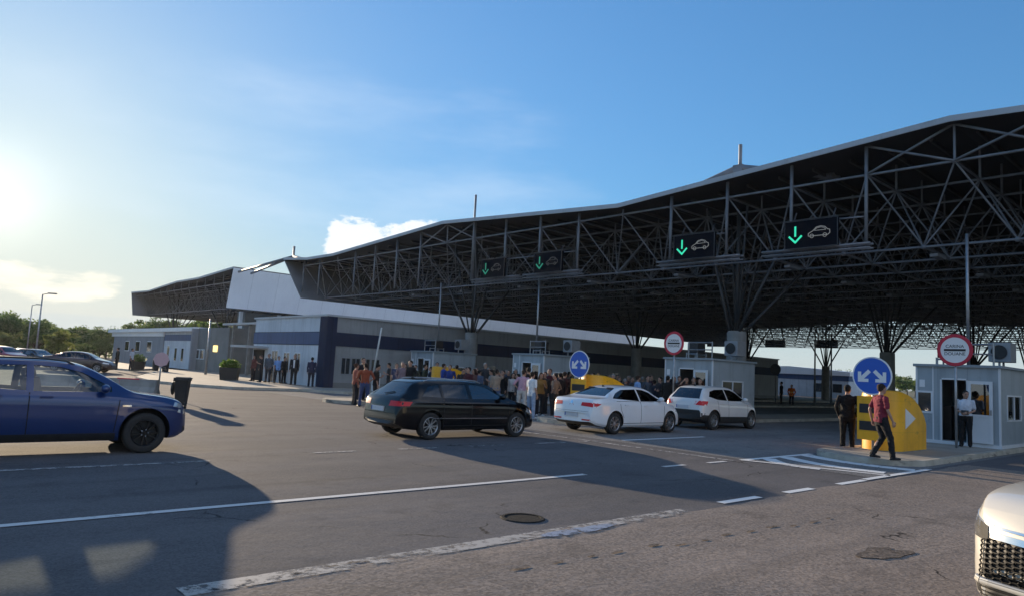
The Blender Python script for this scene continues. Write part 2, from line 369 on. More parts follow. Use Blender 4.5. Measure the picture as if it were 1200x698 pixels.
def asphalt(name, c1, c2, grain, bump, wear=0.0, contrast=1.0):
    """road surface: grain at stone size, broad patches, fine cracks"""
    m = bpy.data.materials.new(name); m.use_nodes = True; nt = m.node_tree; N = nt.nodes; L = nt.links; b = N['Principled BSDF']
    tc = N.new('ShaderNodeTexCoord')
    def noise(sc, det=4, rough=0.55):
        n = N.new('ShaderNodeTexNoise'); n.inputs['Scale'].default_value = sc; n.inputs['Detail'].default_value = det; n.inputs['Roughness'].default_value = rough
        L.new(tc.outputs['Object'], n.inputs['Vector']); return n.outputs[0]
    def rng(v, a, b_, lo=0.0, hi=1.0):
        r = N.new('ShaderNodeMapRange'); r.inputs[1].default_value = a; r.inputs[2].default_value = b_; r.inputs[3].default_value = lo; r.inputs[4].default_value = hi
        L.new(v, r.inputs[0]); return r.outputs[0]
    def mix(f, a, c, mode='MIX'):
        x = N.new('ShaderNodeMix'); x.data_type = 'RGBA'; x.blend_type = mode
        if isinstance(f, float): x.inputs[0].default_value = f
        else: L.new(f, x.inputs[0])
        for i, k in ((6, a), (7, c)):
            if isinstance(k, tuple): x.inputs[i].default_value = (*k, 1)
            else: L.new(k, x.inputs[i])
        return x.outputs[2]
    base = mix(rng(noise(0.22, 6, 0.6), 0.38, 0.62), c1, c2)
    vor = N.new('ShaderNodeTexVoronoi'); vor.inputs['Scale'].default_value = grain; L.new(tc.outputs['Object'], vor.inputs['Vector'])
    sepc = N.new('ShaderNodeSeparateColor'); L.new(vor.outputs['Color'], sepc.inputs[0])
    speck = rng(sepc.outputs[0], 0.0, 1.0, 1 - .38 * contrast, 1 + .42 * contrast)
    cmb = N.new('ShaderNodeCombineColor')
    for i in range(3): L.new(speck, cmb.inputs[i])
    base = mix(1.0, base, cmb.outputs[0], 'MULTIPLY')
    sxy = N.new('ShaderNodeSeparateXYZ'); L.new(tc.outputs['Object'], sxy.inputs[0])
    def mth(op, a, c):
        q = N.new('ShaderNodeMath'); q.operation = op
        for i, k in enumerate((a, c)):
            if isinstance(k, (int, float)): q.inputs[i].default_value = k
            else: L.new(k, q.inputs[i])
        return q.outputs[0]
    # wheel tracks worn lighter along the lanes, long tar streaks between them
    wav = mth('SINE', mth('MULTIPLY', mth('ADD', sxy.outputs['Y'], mth('MULTIPLY', noise(0.12, 2), 1.2)), 3.3), 0)
    base = mix(mth('MULTIPLY', rng(wav, .2, 1.0), .16), base, tuple(min(1, x * 1.35) for x in c1))
    stv = N.new('ShaderNodeMapping'); stv.inputs['Scale'].default_value = (0.10, 1.6, 1); L.new(tc.outputs['Object'], stv.inputs[0])
    stn = N.new('ShaderNodeTexNoise'); stn.inputs['Scale'].default_value = 1.0; stn.inputs['Detail'].default_value = 6; L.new(stv.outputs[0], stn.inputs['Vector'])
    base = mix(rng(stn.outputs[0], .56, .72, 0, .38), base, tuple(x * .55 for x in c2))
    blot = rng(noise(1.3, 5, 0.65), 0.55, 0.72)
    base = mix(rng(blot, 0, 1, 0, 0.35), base, (0.035, 0.034, 0.034))
    # cracks: edges of a warped large cell pattern, broken up
    wn = N.new('ShaderNodeTexNoise'); wn.inputs['Scale'].default_value = 1.5; wn.inputs['Detail'].default_value = 5; L.new(tc.outputs['Object'], wn.inputs['Vector'])
    va = N.new('ShaderNodeVectorMath'); va.operation = 'SCALE'; va.inputs['Scale'].default_value = 0.9; L.new(wn.outputs['Color'], va.inputs[0])
    vb = N.new('ShaderNodeVectorMath'); vb.operation = 'ADD'; L.new(tc.outputs['Object'], vb.inputs[0]); L.new(va.outputs[0], vb.inputs[1])
    cr = N.new('ShaderNodeTexVoronoi'); cr.feature = 'DISTANCE_TO_EDGE'; cr.inputs['Scale'].default_value = 0.21; L.new(vb.outputs[0], cr.inputs['Vector'])
    crack = rng(cr.outputs[0], 0.0, 0.0048, 1.0, 0.0)
    mm = N.new('ShaderNodeMath'); mm.operation = 'MULTIPLY'; L.new(crack, mm.inputs[0]); L.new(rng(noise(0.9, 3), 0.52, 0.6), mm.inputs[1])
    base = mix(mm.outputs[0], base, (0.018, 0.017, 0.016))
    if wear:
        sc = rng(noise(3.2, 7, 0.75), 0.62, 0.70)
        m2 = N.new('ShaderNodeMath'); m2.operation = 'MULTIPLY'; L.new(sc, m2.inputs[0]); L.new(rng(noise(0.16, 3), 0.50, 0.62, 0.0, wear), m2.inputs[1])
        base = mix(m2.outputs[0], base, (0.30, 0.29, 0.27))
    L.new(base, b.inputs['Base Color']); b.inputs['Roughness'].default_value = 0.95; b.inputs['Specular IOR Level'].default_value = 0.08
    bp = N.new('ShaderNodeBump'); bp.inputs['Strength'].default_value = bump; bp.inputs['Distance'].default_value = 0.008
    ad = N.new('ShaderNodeMath'); ad.operation = 'ADD'; L.new(sepc.outputs[1], ad.inputs[0]); L.new(noise(14, 4), ad.inputs[1])
    L.new(ad.outputs[0], bp.inputs['Height'])
    bp2 = N.new('ShaderNodeBump'); bp2.inputs['Strength'].default_value = 0.5; bp2.inputs['Distance'].default_value = 0.05
    L.new(noise(0.8, 5), bp2.inputs['Height']); L.new(bp2.outputs[0], bp.inputs['Normal'])
    L.new(bp.outputs[0], b.inputs['Normal']); return m
M['asphalt'] = asphalt('asphalt', (0.140, 0.131, 0.130), (0.108, 0.103, 0.104), 60, 0.25, wear=0.6, contrast=.5)
M['asphalt_old'] = asphalt('coarse_asphalt', (0.270, 0.222, 0.186), (0.205, 0.172, 0.147), 42, 0.6, wear=0.3, contrast=.75)
M['apron'] = asphalt('concrete_apron', (0.22, 0.21, 0.20), (0.17, 0.165, 0.16), 60, 0.35)
M['earth'] = mat('earth', (0.10, 0.10, 0.055), 0.95, 0, (0.07, 0.08, 0.035), 0.05)

def paint_mat(name, col, cover):
    """worn road paint: the marking shows the road through holes"""
    m = bpy.data.materials.new(name); m.use_nodes = True; nt = m.node_tree; N = nt.nodes; L = nt.links; b = N['Principled BSDF']
    tc = N.new('ShaderNodeTexCoord'); n = N.new('ShaderNodeTexNoise'); n.inputs['Scale'].default_value = 5.5; n.inputs['Detail'].default_value = 8; n.inputs['Roughness'].default_value = 0.78
    L.new(tc.outputs['Object'], n.inputs['Vector'])
    n2 = N.new('ShaderNodeTexNoise'); n2.inputs['Scale'].default_value = 0.7; n2.inputs['Detail'].default_value = 3; L.new(tc.outputs['Object'], n2.inputs['Vector'])
    ad = N.new('ShaderNodeMath'); ad.operation = 'MULTIPLY_ADD'; L.new(n2.outputs[0], ad.inputs[0]); ad.inputs[1].default_value = 0.35; L.new(n.outputs[0], ad.inputs[2])
    r = N.new('ShaderNodeMapRange'); c = 0.675 + (0.5 - cover) * 0.42; r.inputs[1].default_value = c - 0.07; r.inputs[2].default_value = c + 0.07; L.new(ad.outputs[0], r.inputs[0])
    t = N.new('ShaderNodeBsdfTransparent'); mx = N.new('ShaderNodeMixShader'); L.new(r.outputs[0], mx.inputs[0]); L.new(t.outputs[0], mx.inputs[1]); L.new(b.outputs[0], mx.inputs[2])
    b.inputs['Base Color'].default_value = (*col, 1); b.inputs['Roughness'].default_value = 0.75
    L.new(mx.outputs[0], N['Material Output'].inputs[0]); return m
M['line'] = paint_mat('line_paint', (0.62, 0.60, 0.57), 0.85)
M['line_worn'] = paint_mat('worn_line_paint', (0.40, 0.37, 0.335), 0.56)
M['line_new'] = paint_mat('fresh_line_paint', (0.74, 0.74, 0.72), 0.95)
M['line_faint'] = paint_mat('faint_line_paint', (0.40, 0.38, 0.36), 0.50)

# ------------------------------------------------------------------ ground and roads
def structure(o): o['kind'] = 'structure'; return o
g = MB(); g.poly([(-1500, -1500, -0.05), (3000, -1500, -0.05), (3000, 3000, -0.05), (-1500, 3000, -0.05)])
structure(g.build('ground', M['earth']))
g = MB(); g.poly([(-60, 5.4, 0), (150, 5.4, 0), (150, 68, 0), (60, 150, 0), (-60, 150, 0)])
structure(g.build('road', M['asphalt']))
rr = random.Random(3)
edge = [(-60 + i * 0.35, 5.62 + rr.uniform(-0.05, 0.05) + 0.06 * math.sin(i * 0.31), 0.004) for i in range(int((80.6) / 0.35))]
g = MB(); g.poly([(-60, -60, 0.004), (20.6, -60, 0.004), (20.6, 5.6, 0.004)] + edge[::-1])
structure(g.build('road_shoulder', M['asphalt_old']))
g = MB(); g.poly([(20.6, -60, 0.002), (150, -60, 0.002), (150, 5.4, 0.002), (20.6, 5.4, 0.002)])
structure(g.build('side_road', M['asphalt']))
g = MB(); g.poly([(15.1, 5.8, 0.005), (106, 5.8, 0.005), (106, 35.9, 0.005), (15.1, 35.9, 0.005)])
structure(g.build('lane_pavement', M['apron']))
mk = MB()
def strip(x0, x1, y, w, m, z=0.0085): mk.poly([(x0, y - w / 2, z), (x1, y - w / 2, z), (x1, y + w / 2, z), (x0, y + w / 2, z)], m)
def band(pts, w, m, z=0.0085):
    for (x0, y0), (x1, y1) in zip(pts, pts[1:]):
        d = Vector((x1 - x0, y1 - y0)).normalized(); n = Vector((-d.y, d.x)) * w / 2
        mk.poly([(x0 - n.x, y0 - n.y, z), (x1 - n.x, y1 - n.y, z), (x1 + n.x, y1 + n.y, z), (x0 + n.x, y0 + n.y, z)], m)
strip(-30, 9.6, 8.53, 0.13, 0)
strip(1.9, 8.4, 5.62, 0.24, 1, 0.0105)
for x0, x1 in ((9.4, 10.5), (11.35, 12.3), (13.35, 14.5)): strip(x0, x1, 5.72, 0.14, 2, 0.0105)
for x0, x1 in ((12.0, 12.75), (13.6, 14.3)): strip(x0, x1, 8.6, 0.12, 0)
strip(-30, 4.4, 12.2, 0.13, 3)
for x0, x1 in ((6.4, 7.4), (8.4, 9.4), (10.3, 11.3), (12.3, 13.4), (13.95, 14.65)): strip(x0, x1, 12.65, 0.13, 3)
strip(15.6, 19.6, 12.55, 0.14, 2)
band([(14.25, 16.6), (14.45, 12.6), (14.6, 8.6)], 0.16, 3)
# hatched area before the island
band([(14.95, 8.58), (18.4, 8.58)], 0.16, 2); band([(14.95, 8.58), (15.9, 5.75)], 0.2, 0, 0.0125)
band([(14.6, 5.75), (18.2, 5.75)], 0.14, 2, 0.0125)
def curved(p0, p1, w):
    pts = []
    for i in range(9):
        t = i / 8; x = p0[0] + (p1[0] - p0[0]) * t; y = p0[1] + (p1[1] - p0[1]) * t
        pts.append((x - 0.35 * math.sin(math.pi * t), y))
    band(pts, w, 2, 0.0105)
curved((16.0, 8.5), (15.35, 6.95), 0.34); curved((16.8, 8.5), (16.3, 6.0), 0.42); curved((17.9, 8.5), (17.6, 5.85), 0.46)
structure(mk.build('road_markings', [M['line'], M['line_worn'], M['line_new'], M['line_faint']]))

# broken spots in the road surface: sunken manhole, pothole, pale bluish paint patch
def blob(cx, cy, rx, ry, z, seed, n=28, j=0.22):
    r_ = random.Random(seed)
    ph = [(r_.uniform(0, 6.3), r_.uniform(.4, 1) * j / (q ** .6)) for q in range(1, 9)]
    return [(cx + rx * math.cos(t) * k, cy + ry * math.sin(t) * k, z) for t, k in ((2 * math.pi * i / n, 1 + sum(a * math.sin((q + 2) * 2 * math.pi * i / n + p_) for q, (p_, a) in enumerate(ph)) * .6) for i in range(n))]
M['pothole'] = asphalt('pothole', (0.14, 0.115, 0.095), (0.19, 0.155, 0.128), 30, 1.0)
M['pale_blue_patch'] = paint_mat('pale_patch', (0.24, 0.29, 0.38), 0.58)
M['iron'] = mat('cast_iron', (0.02, 0.02, 0.02), 0.85, 0.0, (0.035, 0.033, 0.03), 9, bump=0.5, bscale=60, spec=.1)
p = MB(); p.poly(blob(8.35, 3.1, 0.42, 0.17, 0.0125, 5, 72, .34)); structure(p.build('road_hollow', M['pothole']))
p = MB(); p.poly(blob(6.15, 5.52, 0.55, 0.13, 0.0145, 8)); structure(p.build('road_patch', M['pale_blue_patch']))
p = MB(); p.lathe([(0, 0.006), (0.21, 0.006), (0.22, 0.003), (0.222, 0.014), (0.26, 0.014), (0.275, 0.0)], n=28)
tag(p.build('manhole_cover', M['iron'], loc=(6.05, 6.35, 0.0)), 'round dark iron manhole cover set in the asphalt beside the worn white edge line', 'manhole cover')
# row of short dark scars across the coarse asphalt
p = MB(); rs = random.Random(11)
for i in range(13):
    t = i / 12; x = 4.55 + 5.2 * t + rs.uniform(-.08, .08); y = 4.75 - 0.45 * t + rs.uniform(-.05, .05)
    p.poly(blob(x, y, rs.uniform(.05, .13), rs.uniform(.02, .035), 0.0125, 20 + i, 10, .3))
structure(p.build('road_scars', M['pothole']))

# kerbs and pavements: islands between the lanes, pavement round the terminal
def capsule(x0, x1, yc, w, nose=True, n=10):
    pts = [(x0 + w / 2 - w / 2 * math.sin(math.pi * i / n), yc + w / 2 * math.cos(math.pi * i / n)) for i in range(n + 1)]
    return pts + [(x1, yc - w / 2), (x1, yc + w / 2)]
def raised(name, pts, h=0.14, kerb=0.16, label=None, top='paver'):
    if sum(a[0]*b[1]-b[0]*a[1] for a,b in zip(pts, pts[1:]+pts[:1])) < 0: pts = pts[::-1]
    g = MB(); n = len(pts); cx = sum(p[0] for p in pts) / n; cy = sum(p[1] for p in pts) / n
    P = [Vector((x, y)) for x, y in pts]; inn = []
    for i in range(n):
        a, b, c = P[i - 1], P[i], P[(i + 1) % n]; d1 = (b - a).normalized(); d2 = (c - b).normalized(); nn = Vector((-(d1 + d2).y, (d1 + d2).x)).normalized()
        inn.append(b + nn * kerb)
    vs = [(p.x, p.y, -0.02) for p in P] + [(p.x + (q.x - p.x) * .12, p.y + (q.y - p.y) * .12, h) for p, q in zip(P, inn)] + [(q.x, q.y, h) for q in inn]
    fs = []
    for i in range(n):
        j = (i + 1) % n; fs += [(i, j, n + j, n + i), (n + i, n + j, 2 * n + j, 2 * n + i)]
    g.add(vs, fs, 0); g.poly([(q.x, q.y, h - 0.004) for q in inn], 1)
    return structure(g.build(name, [M['kerb'], M[top]], recalc=True))
ISL = [7.3, 17.6, 27.6]
for yc, x0 in zip(ISL, (17.7, 17.7, 14.5)): raised('lane_island_pavement', capsule(x0, 98, yc, 2.6))
raised('terminal_pavement', [(17.2, 36.9), (19.3, 34.3), (22, 34.4), (95, 34.4), (95, 58), (75, 70), (24, 66), (23.6, 72), (20.5, 74), (17.5, 63), (12.3, 48), (12.0, 43), (12.6, 40.4), (14.3, 37.4)][::-1])
raised('side_pavement', [(16.5, 66), (21.8, 76), (23.5, 83), (23.5, 104), (16, 104), (14.5, 74)][::-1])
# ------------------------------------------------------------------ canopies
def roof_z(y, peaks, zp=11.42, zv=10.38):
    pass
def canopy(name, label, x0, nx, y0, n0, n1, prof, cols, with_front_bracing, tip):
    """space-frame roof on tree-like columns; prof = [(y, z)] folded roof line from right to left"""
    t = empty(name, (x0, y0, 0), 0, label, 'canopy')
    ox, oy = x0, y0
    def W(v): return (v[0] - ox, v[1] - oy, v[2])
    py = [a for a, b in prof]; pz = [b for a, b in prof]
    rz = lambda y: float(np.interp(y, py, pz))
    ZT, ZB = 9.95, 7.22; s = 3.0
    xe = x0 + nx * s
    top = lambda i, j: (x0 + i * s, y0 + j * s, ZT)
    bot = lambda i, j: (x0 + (i + .5) * s, y0 + (j + .5) * s, ZB)
    fr = MB(); rt = 0.052; rw = 0.036
    # front layers get rounder, the deep inside thinner sided tubes
    for i in range(nx + 1):
        n = 6 if i < 3 else 4
        for j in range(n0, n1 + 1):
            if i < nx: fr.tube(top(i, j), top(i + 1, j), rt * .85, n=n, caps=False)
            if j < n1: fr.tube(top(i, j), top(i, j + 1), rt, n=n, caps=False)
            a = top(i, j); fr.tube(a, (a[0], a[1], rz(a[1]) - 0.1), rt * .9, n=n, caps=False)
            if i < nx and j < n1:
                b = bot(i, j)
                if i < nx - 1: fr.tube(b, bot(i + 1, j), rt * .9, n=n, caps=False)
                if j < n1 - 1: fr.tube(b, bot(i, j + 1), rt, n=n, caps=False)
                for q in (top(i, j), top(i + 1, j), top(i, j + 1), top(i + 1, j + 1)): fr.tube(b, q, rw, n=n if i < 2 else 3, caps=False)
    for i in range(2):
        for j in range(n0, n1):
            fr.sphere(bot(i, j), 0.11, 8); fr.sphere(top(i, j), 0.10, 8)
    if with_front_bracing:
        xf = x0 - 0.06
        for j in range(n0, n1 + 1):
            y = y0 + j * s
            if (j % 5) != 0: fr.tube((xf, y, rz(y) - .1), (xf, y, ZB - 0.02), 0.07, n=8)
        for j in range(n0, n1):
            if j % 10 in (0, 9):
                ya, yb = y0 + j * s, y0 + (j + 1) * s
                fr.tube((xf, ya, rz(ya) - .12), (xf, yb, ZT), 0.05, n=6); fr.tube((xf, ya, ZT), (xf, yb, rz(yb) - .12), 0.05, n=6)
        # hung walkway rails under the lane signals
        for yc in with_front_bracing:
            for dz, r in ((0.0, 0.05), (-0.16, 0.035)):
                fr.tube((x0 - 0.35, yc - 2.2, ZB + dz), (x0 - 0.35, yc + 2.2, ZB + dz), r, n=6)
                fr.tube((x0 - 0.05, yc - 2.2, ZB + dz), (x0 - 0.05, yc + 2.2, ZB + dz), r, n=6)
            for k in range(8):
                y = yc - 2.1 + k * 0.6; fr.tube((x0 - .35, y, ZB), (x0 - .05, y, ZB), 0.02, n=4)
            yp = y0 + s * math.floor((yc - 1.0 - y0) / s); fr.tube((x0 - .35, yc - .95, ZB + 1.05), (x0 - .06, yp, ZB + 1.1), 0.035, n=6)
    fr.v = [W(p) for p in fr.v]
    fr.build('space_frame', M['steel'], t, smooth=True)
    # folded roof deck with a light edge strip all round
    rd = MB(); xa, xb = x0 - 0.45, xe + 0.4
    for (ya, za), (yb, zb) in zip(prof, prof[1:]):
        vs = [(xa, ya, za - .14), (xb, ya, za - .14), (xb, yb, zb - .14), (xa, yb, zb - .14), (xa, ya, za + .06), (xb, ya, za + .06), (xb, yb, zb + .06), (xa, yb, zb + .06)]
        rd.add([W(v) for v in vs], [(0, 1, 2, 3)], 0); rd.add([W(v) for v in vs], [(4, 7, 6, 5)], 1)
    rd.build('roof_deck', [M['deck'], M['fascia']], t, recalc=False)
    for x, o in ((xa, -0.05), (xb, 0.05)):
        fa = MB()
        for (ya, za), (yb, zb) in zip(prof, prof[1:]):
            vs = [(x, ya, za - .15), (x, yb, zb - .15), (x, yb, zb + .065), (x, ya, za + .065)]
            fa.prism([W(v) for v in vs], (o, 0, 0))
        fa.build('edge_strip', M['fascia'], t, recalc=True)
    pu = MB()      # purlins carrying the deck, along the lanes
    y = py[0] + 1.0
    while y < py[-1] - .5:
        z = rz(y) - .2; pu.box(xa + 1.2 - ox, xb - .1 - ox, y - .05 - oy, y + .05 - oy, z - .1, z + .03); y += 1.5
    pu.build('purlins', M['steel_dark'], t)
    # sloped end faces
    (tt, tz), (bt, bz) = tip
    ec = MB(); side = 1 if tt > bt else -1
    vs = [(xa, tt, tz), (xb, tt, tz), (xb, bt, bz), (xa, bt, bz)]
    ec.prism([W(v) for v in vs], (0, 0.1 * side, 0.0))
    ec.build('end_cladding', M['endclad'] if side > 0 else M['cladding'], t, recalc=True)
    for cx, cy in cols:
        cm = MB(); cm.lathe([(0.0, 0.0), (0.52, 0.0), (0.52, 0.12), (0.47, 0.14), (0.44, 4.05), (0.40, 4.12), (0.0, 4.12)], c=(cx - ox, cy - oy, 0), n=24)
        co = cm.build('column', M['concrete'], t, smooth=True, sharp=40, recalc=True)
        st = MB()
        for dx in (-1, 1):
            for dy in (-1, 1):
                bi = round((cx + dx * 2.0 - x0) / s - .5); bj = round((cy + dy * 2.0 - y0) / s - .5)
                q = bot(bi, bj); st.tube((cx - ox + dx * .22, cy - oy + dy * .22, 4.05), W(q), 0.08, 0.065, n=10)
                q2 = (cx + dx * 1.0, cy + dy * 1.0, ZT - .1); st.tube((cx - ox + dx * .12, cy - oy + dy * .12, 4.1), W(q2), 0.05, n=8)
        st.tube((cx - ox, cy - oy, 4.1), (cx - ox, cy - oy, ZT), 0.10, n=10)
        so = st.build('strut', M['strut'], co, smooth=True)
    return t

prof1 = [(-37.1, 10.38), (-22.1, 11.42), (-7.1, 10.38), (7.92, 11.42), (22.92, 10.36), (37.92, 11.30), (52.92, 10.42), (57.5, 10.46), (62.4, 10.85)]
SIGY = [12.86, 18.28, 27.7, 32.4]
can1 = canopy('border_canopy', 'huge dark steel space-frame roof over the border lanes on concrete columns', 27.9, 25, 7.92, -14, 17, prof1,
       [(30.2, 17.7), (48.2, 17.6), (66.2, 17.6), (84.2, 17.6), (30.2, 37.6), (48.2, 37.6), (66.2, 37.6), (84.2, 37.6), (30.2, -2.4), (48.2, -2.4), (66.2, -2.4), (84.2, -2.4)],
       SIGY + [2.8, -4.0], ((62.4, 10.8), (58.2, 7.0)))
def c1(x, y, z): return (x - 27.9, y - 7.92, z)
mm_ = MB(); mm_.tube(c1(30.2, 17.7, 10.9), c1(30.2, 17.7, 13.15), 0.085, n=10); mm_.box(*[v for p in zip(c1(29.95, 17.45, 11.75), c1(30.45, 17.95, 12.1)) for v in p])
mm_.build('mast', M['steel'], can1, smooth=False)
sy = MB()
for s_ in (-1, 1):
    p, q = c1(30.2, 17.7 + .2 * s_, 11.95), c1(30.2, 17.7 + 4.6 * s_, 10.75)
    for dx in (-.28, .28): sy.tube((p[0] + dx * .4, p[1], p[2]), (q[0] + dx, q[1], q[2]), 0.15, n=10)
    sy.prism([(p[0] - .2, p[1], p[2] + .05), (p[0] + .2, p[1], p[2] + .05), (q[0] + .35, q[1], q[2] + .05), (q[0] - .35, q[1], q[2] + .05)], (0, 0, 0.06))
sy.build('stay', M['steel'], can1, smooth=False, recalc=True)
mm_ = MB(); mm_.tube(c1(27.75, 34.92, 7.2), c1(27.75, 34.92, 12.75), 0.07, n=8); mm_.build('mast', M['steel'], can1, smooth=True)
mm_ = MB(); mm_.tube(c1(30, 66.0, 10.9), c1(30, 66.0, 12.7), 0.11, n=10); mm_.build('mast', M['steel'], can1, smooth=True)
sy = MB()
for dx in (-.5, .5):
    sy.tube(c1(30, 66.0, 11.7), c1(30 + dx * 1.4, 78.0, 10.9), 0.14, n=8); sy.tube(c1(30, 66.0, 11.7), c1(30 + dx, 61.0, 10.6), 0.14, n=8)
sy.build('stay', M['steel'], can1, smooth=True)
for y_, z0 in ((7.6, 2.72), (28.95, 2.5), (38.4, 2.6)):       # thin drain pipes from the frame down to the booth roofs
    dp = MB(); dp.tube(c1(28.0, y_, z0), c1(28.0, y_, 7.3), 0.055, n=8); dp.build('drain_pipe', M['galv'], can1, smooth=True)
lt = MB(); lt.box(-.5, .5, -.14, .14, 7.02, 7.14); lamp_me = lt.mesh('ceiling_lamp', [M['acunit']])
for i in range(7):
    for j in range(-2, 14, 2):
        link_mesh('ceiling_lamp', lamp_me, can1, (31 + i * 6 - 27.9, 1.5 + j * 3, 0))

prof2 = [(78.3, 11.15), (85.0, 10.75), (93.0, 10.5), (101.0, 10.72), (112.0, 10.35), (120.2, 10.6)]
prof2 = [(79.0, 11.45), (90.3, 10.95), (98.5, 10.98), (111.0, 10.35), (120.2, 10.55)]
can2 = canopy('side_canopy', 'smaller steel canopy with white cladding along its side, behind the terminal building', 29.5, 24, 80.0, 0, 13, prof2,
       [(32.0, 87.5), (50.0, 87.5), (68.0, 87.5), (32.0, 107.0), (50.0, 107.0)], [], ((79.0, 11.4), (80.2, 7.0)))
ec = MB(); ec.prism([(-.45, 40.3, 10.5), (72.4, 40.3, 10.5), (72.4, 38.4, 7.0), (-.45, 38.4, 7.0)], (0, .1, 0)); ec.build('end_cladding', M['endclad'], can2, recalc=True)

# ------------------------------------------------------------------ lane signals under the canopy edge
def lane_signal(y, label, dim=False):
    t = empty('lane_signal', (27.42, y, 7.78), 0, label, 'lane signal', 'lane signals under the canopy edge')
    b = MB(); b.box(-.09, .09, -1.06, 1.06, -.55, .55); b.build('display_box', M['panel'], t, bevel=.02)
    b = MB(); b.box(-.115, -.092, -1.09, -1.06, -.58, .58); b.box(-.115, -.092, 1.06, 1.09, -.58, .58); b.box(-.115, -.092, -1.06, 1.06, .55, .58); b.box(-.115, -.092, -1.06, 1.06, -.58, -.55)
    for yy in (-.8, .8): b.tube((.1, yy, .5), (.35, yy, 1.0), .03, n=6)
    b.build('frame', M['steel_dark'], t)
    x = -.098
    a = MB()                       # +Y is the left side of the panel as drivers see it
    def bar(p, q, w, mb=a):
        p = Vector((p[0], p[1])); q = Vector((q[0], q[1])); d = (q - p).normalized(); n = Vector((-d.y, d.x)) * w / 2
        mb.prism([(x, p.x - n.x, p.y - n.y), (x, q.x - n.x, q.y - n.y), (x, q.x + n.x, q.y + n.y), (x, p.x + n.x, p.y + n.y)], (-.012, 0, 0))
    yc = .62
    bar((yc, .34), (yc, -.08), .075); bar((yc + .27, -.06), (yc - .02, -.34), .075); bar((yc - .27, -.06), (yc + .02, -.34), .075)
    a.build('arrow', M['green_dim' if dim else 'green_led'], t, recalc=True)
    s = MB()
    car_ = [(.30, -.12), (.30, -.01), (.21, .04), (.12, .08), (-.02, .22), (-.2, .25), (-.36, .21), (-.47, .1), (-.55, .08), (-.56, -.05), (-.48, -.12)]
    for p, q in zip(car_, car_[1:] + car_[:1]): bar((p[0] - .22, p[1]), (q[0] - .22, q[1]), .024, s)
    win = [(.06, .09), (-.03, .18), (-.2, .21), (-.33, .17), (-.40, .09)]
    for p, q in zip(win, win[1:] + win[:1]): bar((p[0] - .22, p[1]), (q[0] - .22, q[1]), .018, s)
    for wy in (.16, -.36):
        pts = [(wy - .22 + .075 * math.cos(2 * math.pi * i / 10), -.12 + .075 * math.sin(2 * math.pi * i / 10)) for i in range(10)]
        for p, q in zip(pts, pts[1:] + pts[:1]): bar(p, q, .02, s)
    s.build('car_symbol', M['grey_dim' if dim else 'grey_led'], t, recalc=True)
    return t
for y, l in zip(SIGY, ('large dark lane signal with green down arrow and car symbol nearest the right edge', 'dark lane signal with green arrow and car symbol, second from the right',
                       'third lane signal from the right, green arrow left of its car symbol', 'leftmost of the lane signals hanging under the canopy edge')): lane_signal(y, l, y > 25)
def far_panel(y, l):
    t = MB(); t.box(-.1, .1, -1.5, 1.5, 0, 1.1); t.tube((0, -1.2, 1.1), (0, -1.2, 1.9), .05); t.tube((0, 1.2, 1.1), (0, 1.2, 1.9), .05)
    tag(t.build('hanging_sign', M['panel'], loc=(99.5, y, 7.1)), l, 'hanging sign', 'dark sign backs at the far end of the canopy')
far_panel(52.0, 'dark hanging sign back under the far canopy edge, left of the tree-like column'); far_panel(44.3, 'dark hanging sign back at the far canopy edge beside the tree-like column')
far_panel(62.0, 'dark hanging sign back at the far canopy edge near the thick concrete column')

# ------------------------------------------------------------------ terminal building
def windows(parent, items, face, at_, fm='pvc'):
    """items = [(a0, a1, z0, z1)], face 'x' (wall in plane X) or 'y' (wall in plane Y); walls look towards smaller X / smaller Y"""
    for a0, a1, z0, z1 in items:
        f = MB(); w = .06; d0, d1 = at_ - .035, at_ + .02
        for (b0, b1, c0, c1_) in ((a0 - w, a0, z0 - w, z1 + w), (a1, a1 + w, z0 - w, z1 + w), (a0, a1, z0 - w, z0), (a0, a1, z1, z1 + w), ((a0 + a1) / 2 - .02, (a0 + a1) / 2 + .02, z0, z1)):
            f.box(d0, d1, b0, b1, c0, c1_) if face == 'x' else f.box(b0, b1, d0, d1, c0, c1_)
        fo = f.build('window', M[fm], parent)
        p = MB()
        if face == 'x': p.box(at_ - .012, at_ + .03, a0, a1, z0, z1)
        else: p.box(a0, a1, at_ - .012, at_ + .03, z0, z1)
        p.build('pane', M['paneglass'], fo)
M['paneglass'] = mat('dark_window_pane', (0.02, 0.025, 0.03), 0.05, 0, spec=0.8)
tb = empty('terminal_building', (0, 0, 0), 0, 'long low terminal building with blue band and pale end wall, left of the canopy lanes', 'building')
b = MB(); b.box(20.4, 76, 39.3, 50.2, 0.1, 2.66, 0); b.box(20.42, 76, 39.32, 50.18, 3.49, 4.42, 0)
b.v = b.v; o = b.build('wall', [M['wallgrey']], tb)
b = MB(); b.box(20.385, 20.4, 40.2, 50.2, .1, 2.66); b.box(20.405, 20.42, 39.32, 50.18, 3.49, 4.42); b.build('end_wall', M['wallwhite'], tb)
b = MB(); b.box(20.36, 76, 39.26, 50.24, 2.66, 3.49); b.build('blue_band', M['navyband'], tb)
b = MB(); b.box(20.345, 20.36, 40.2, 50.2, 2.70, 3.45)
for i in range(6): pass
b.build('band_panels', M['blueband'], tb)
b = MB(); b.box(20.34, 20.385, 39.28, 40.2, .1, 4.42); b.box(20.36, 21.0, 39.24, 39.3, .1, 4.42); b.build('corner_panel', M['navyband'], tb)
b = MB(); b.box(20.3, 76.1, 39.2, 50.3, 4.42, 4.54); b.build('roof_edge', M['fascia'], tb)
b = MB(); b.box(20.395, 76.02, 39.285, 39.3, 0.1, 0.45); b.build('plinth', M['walldark'], tb)
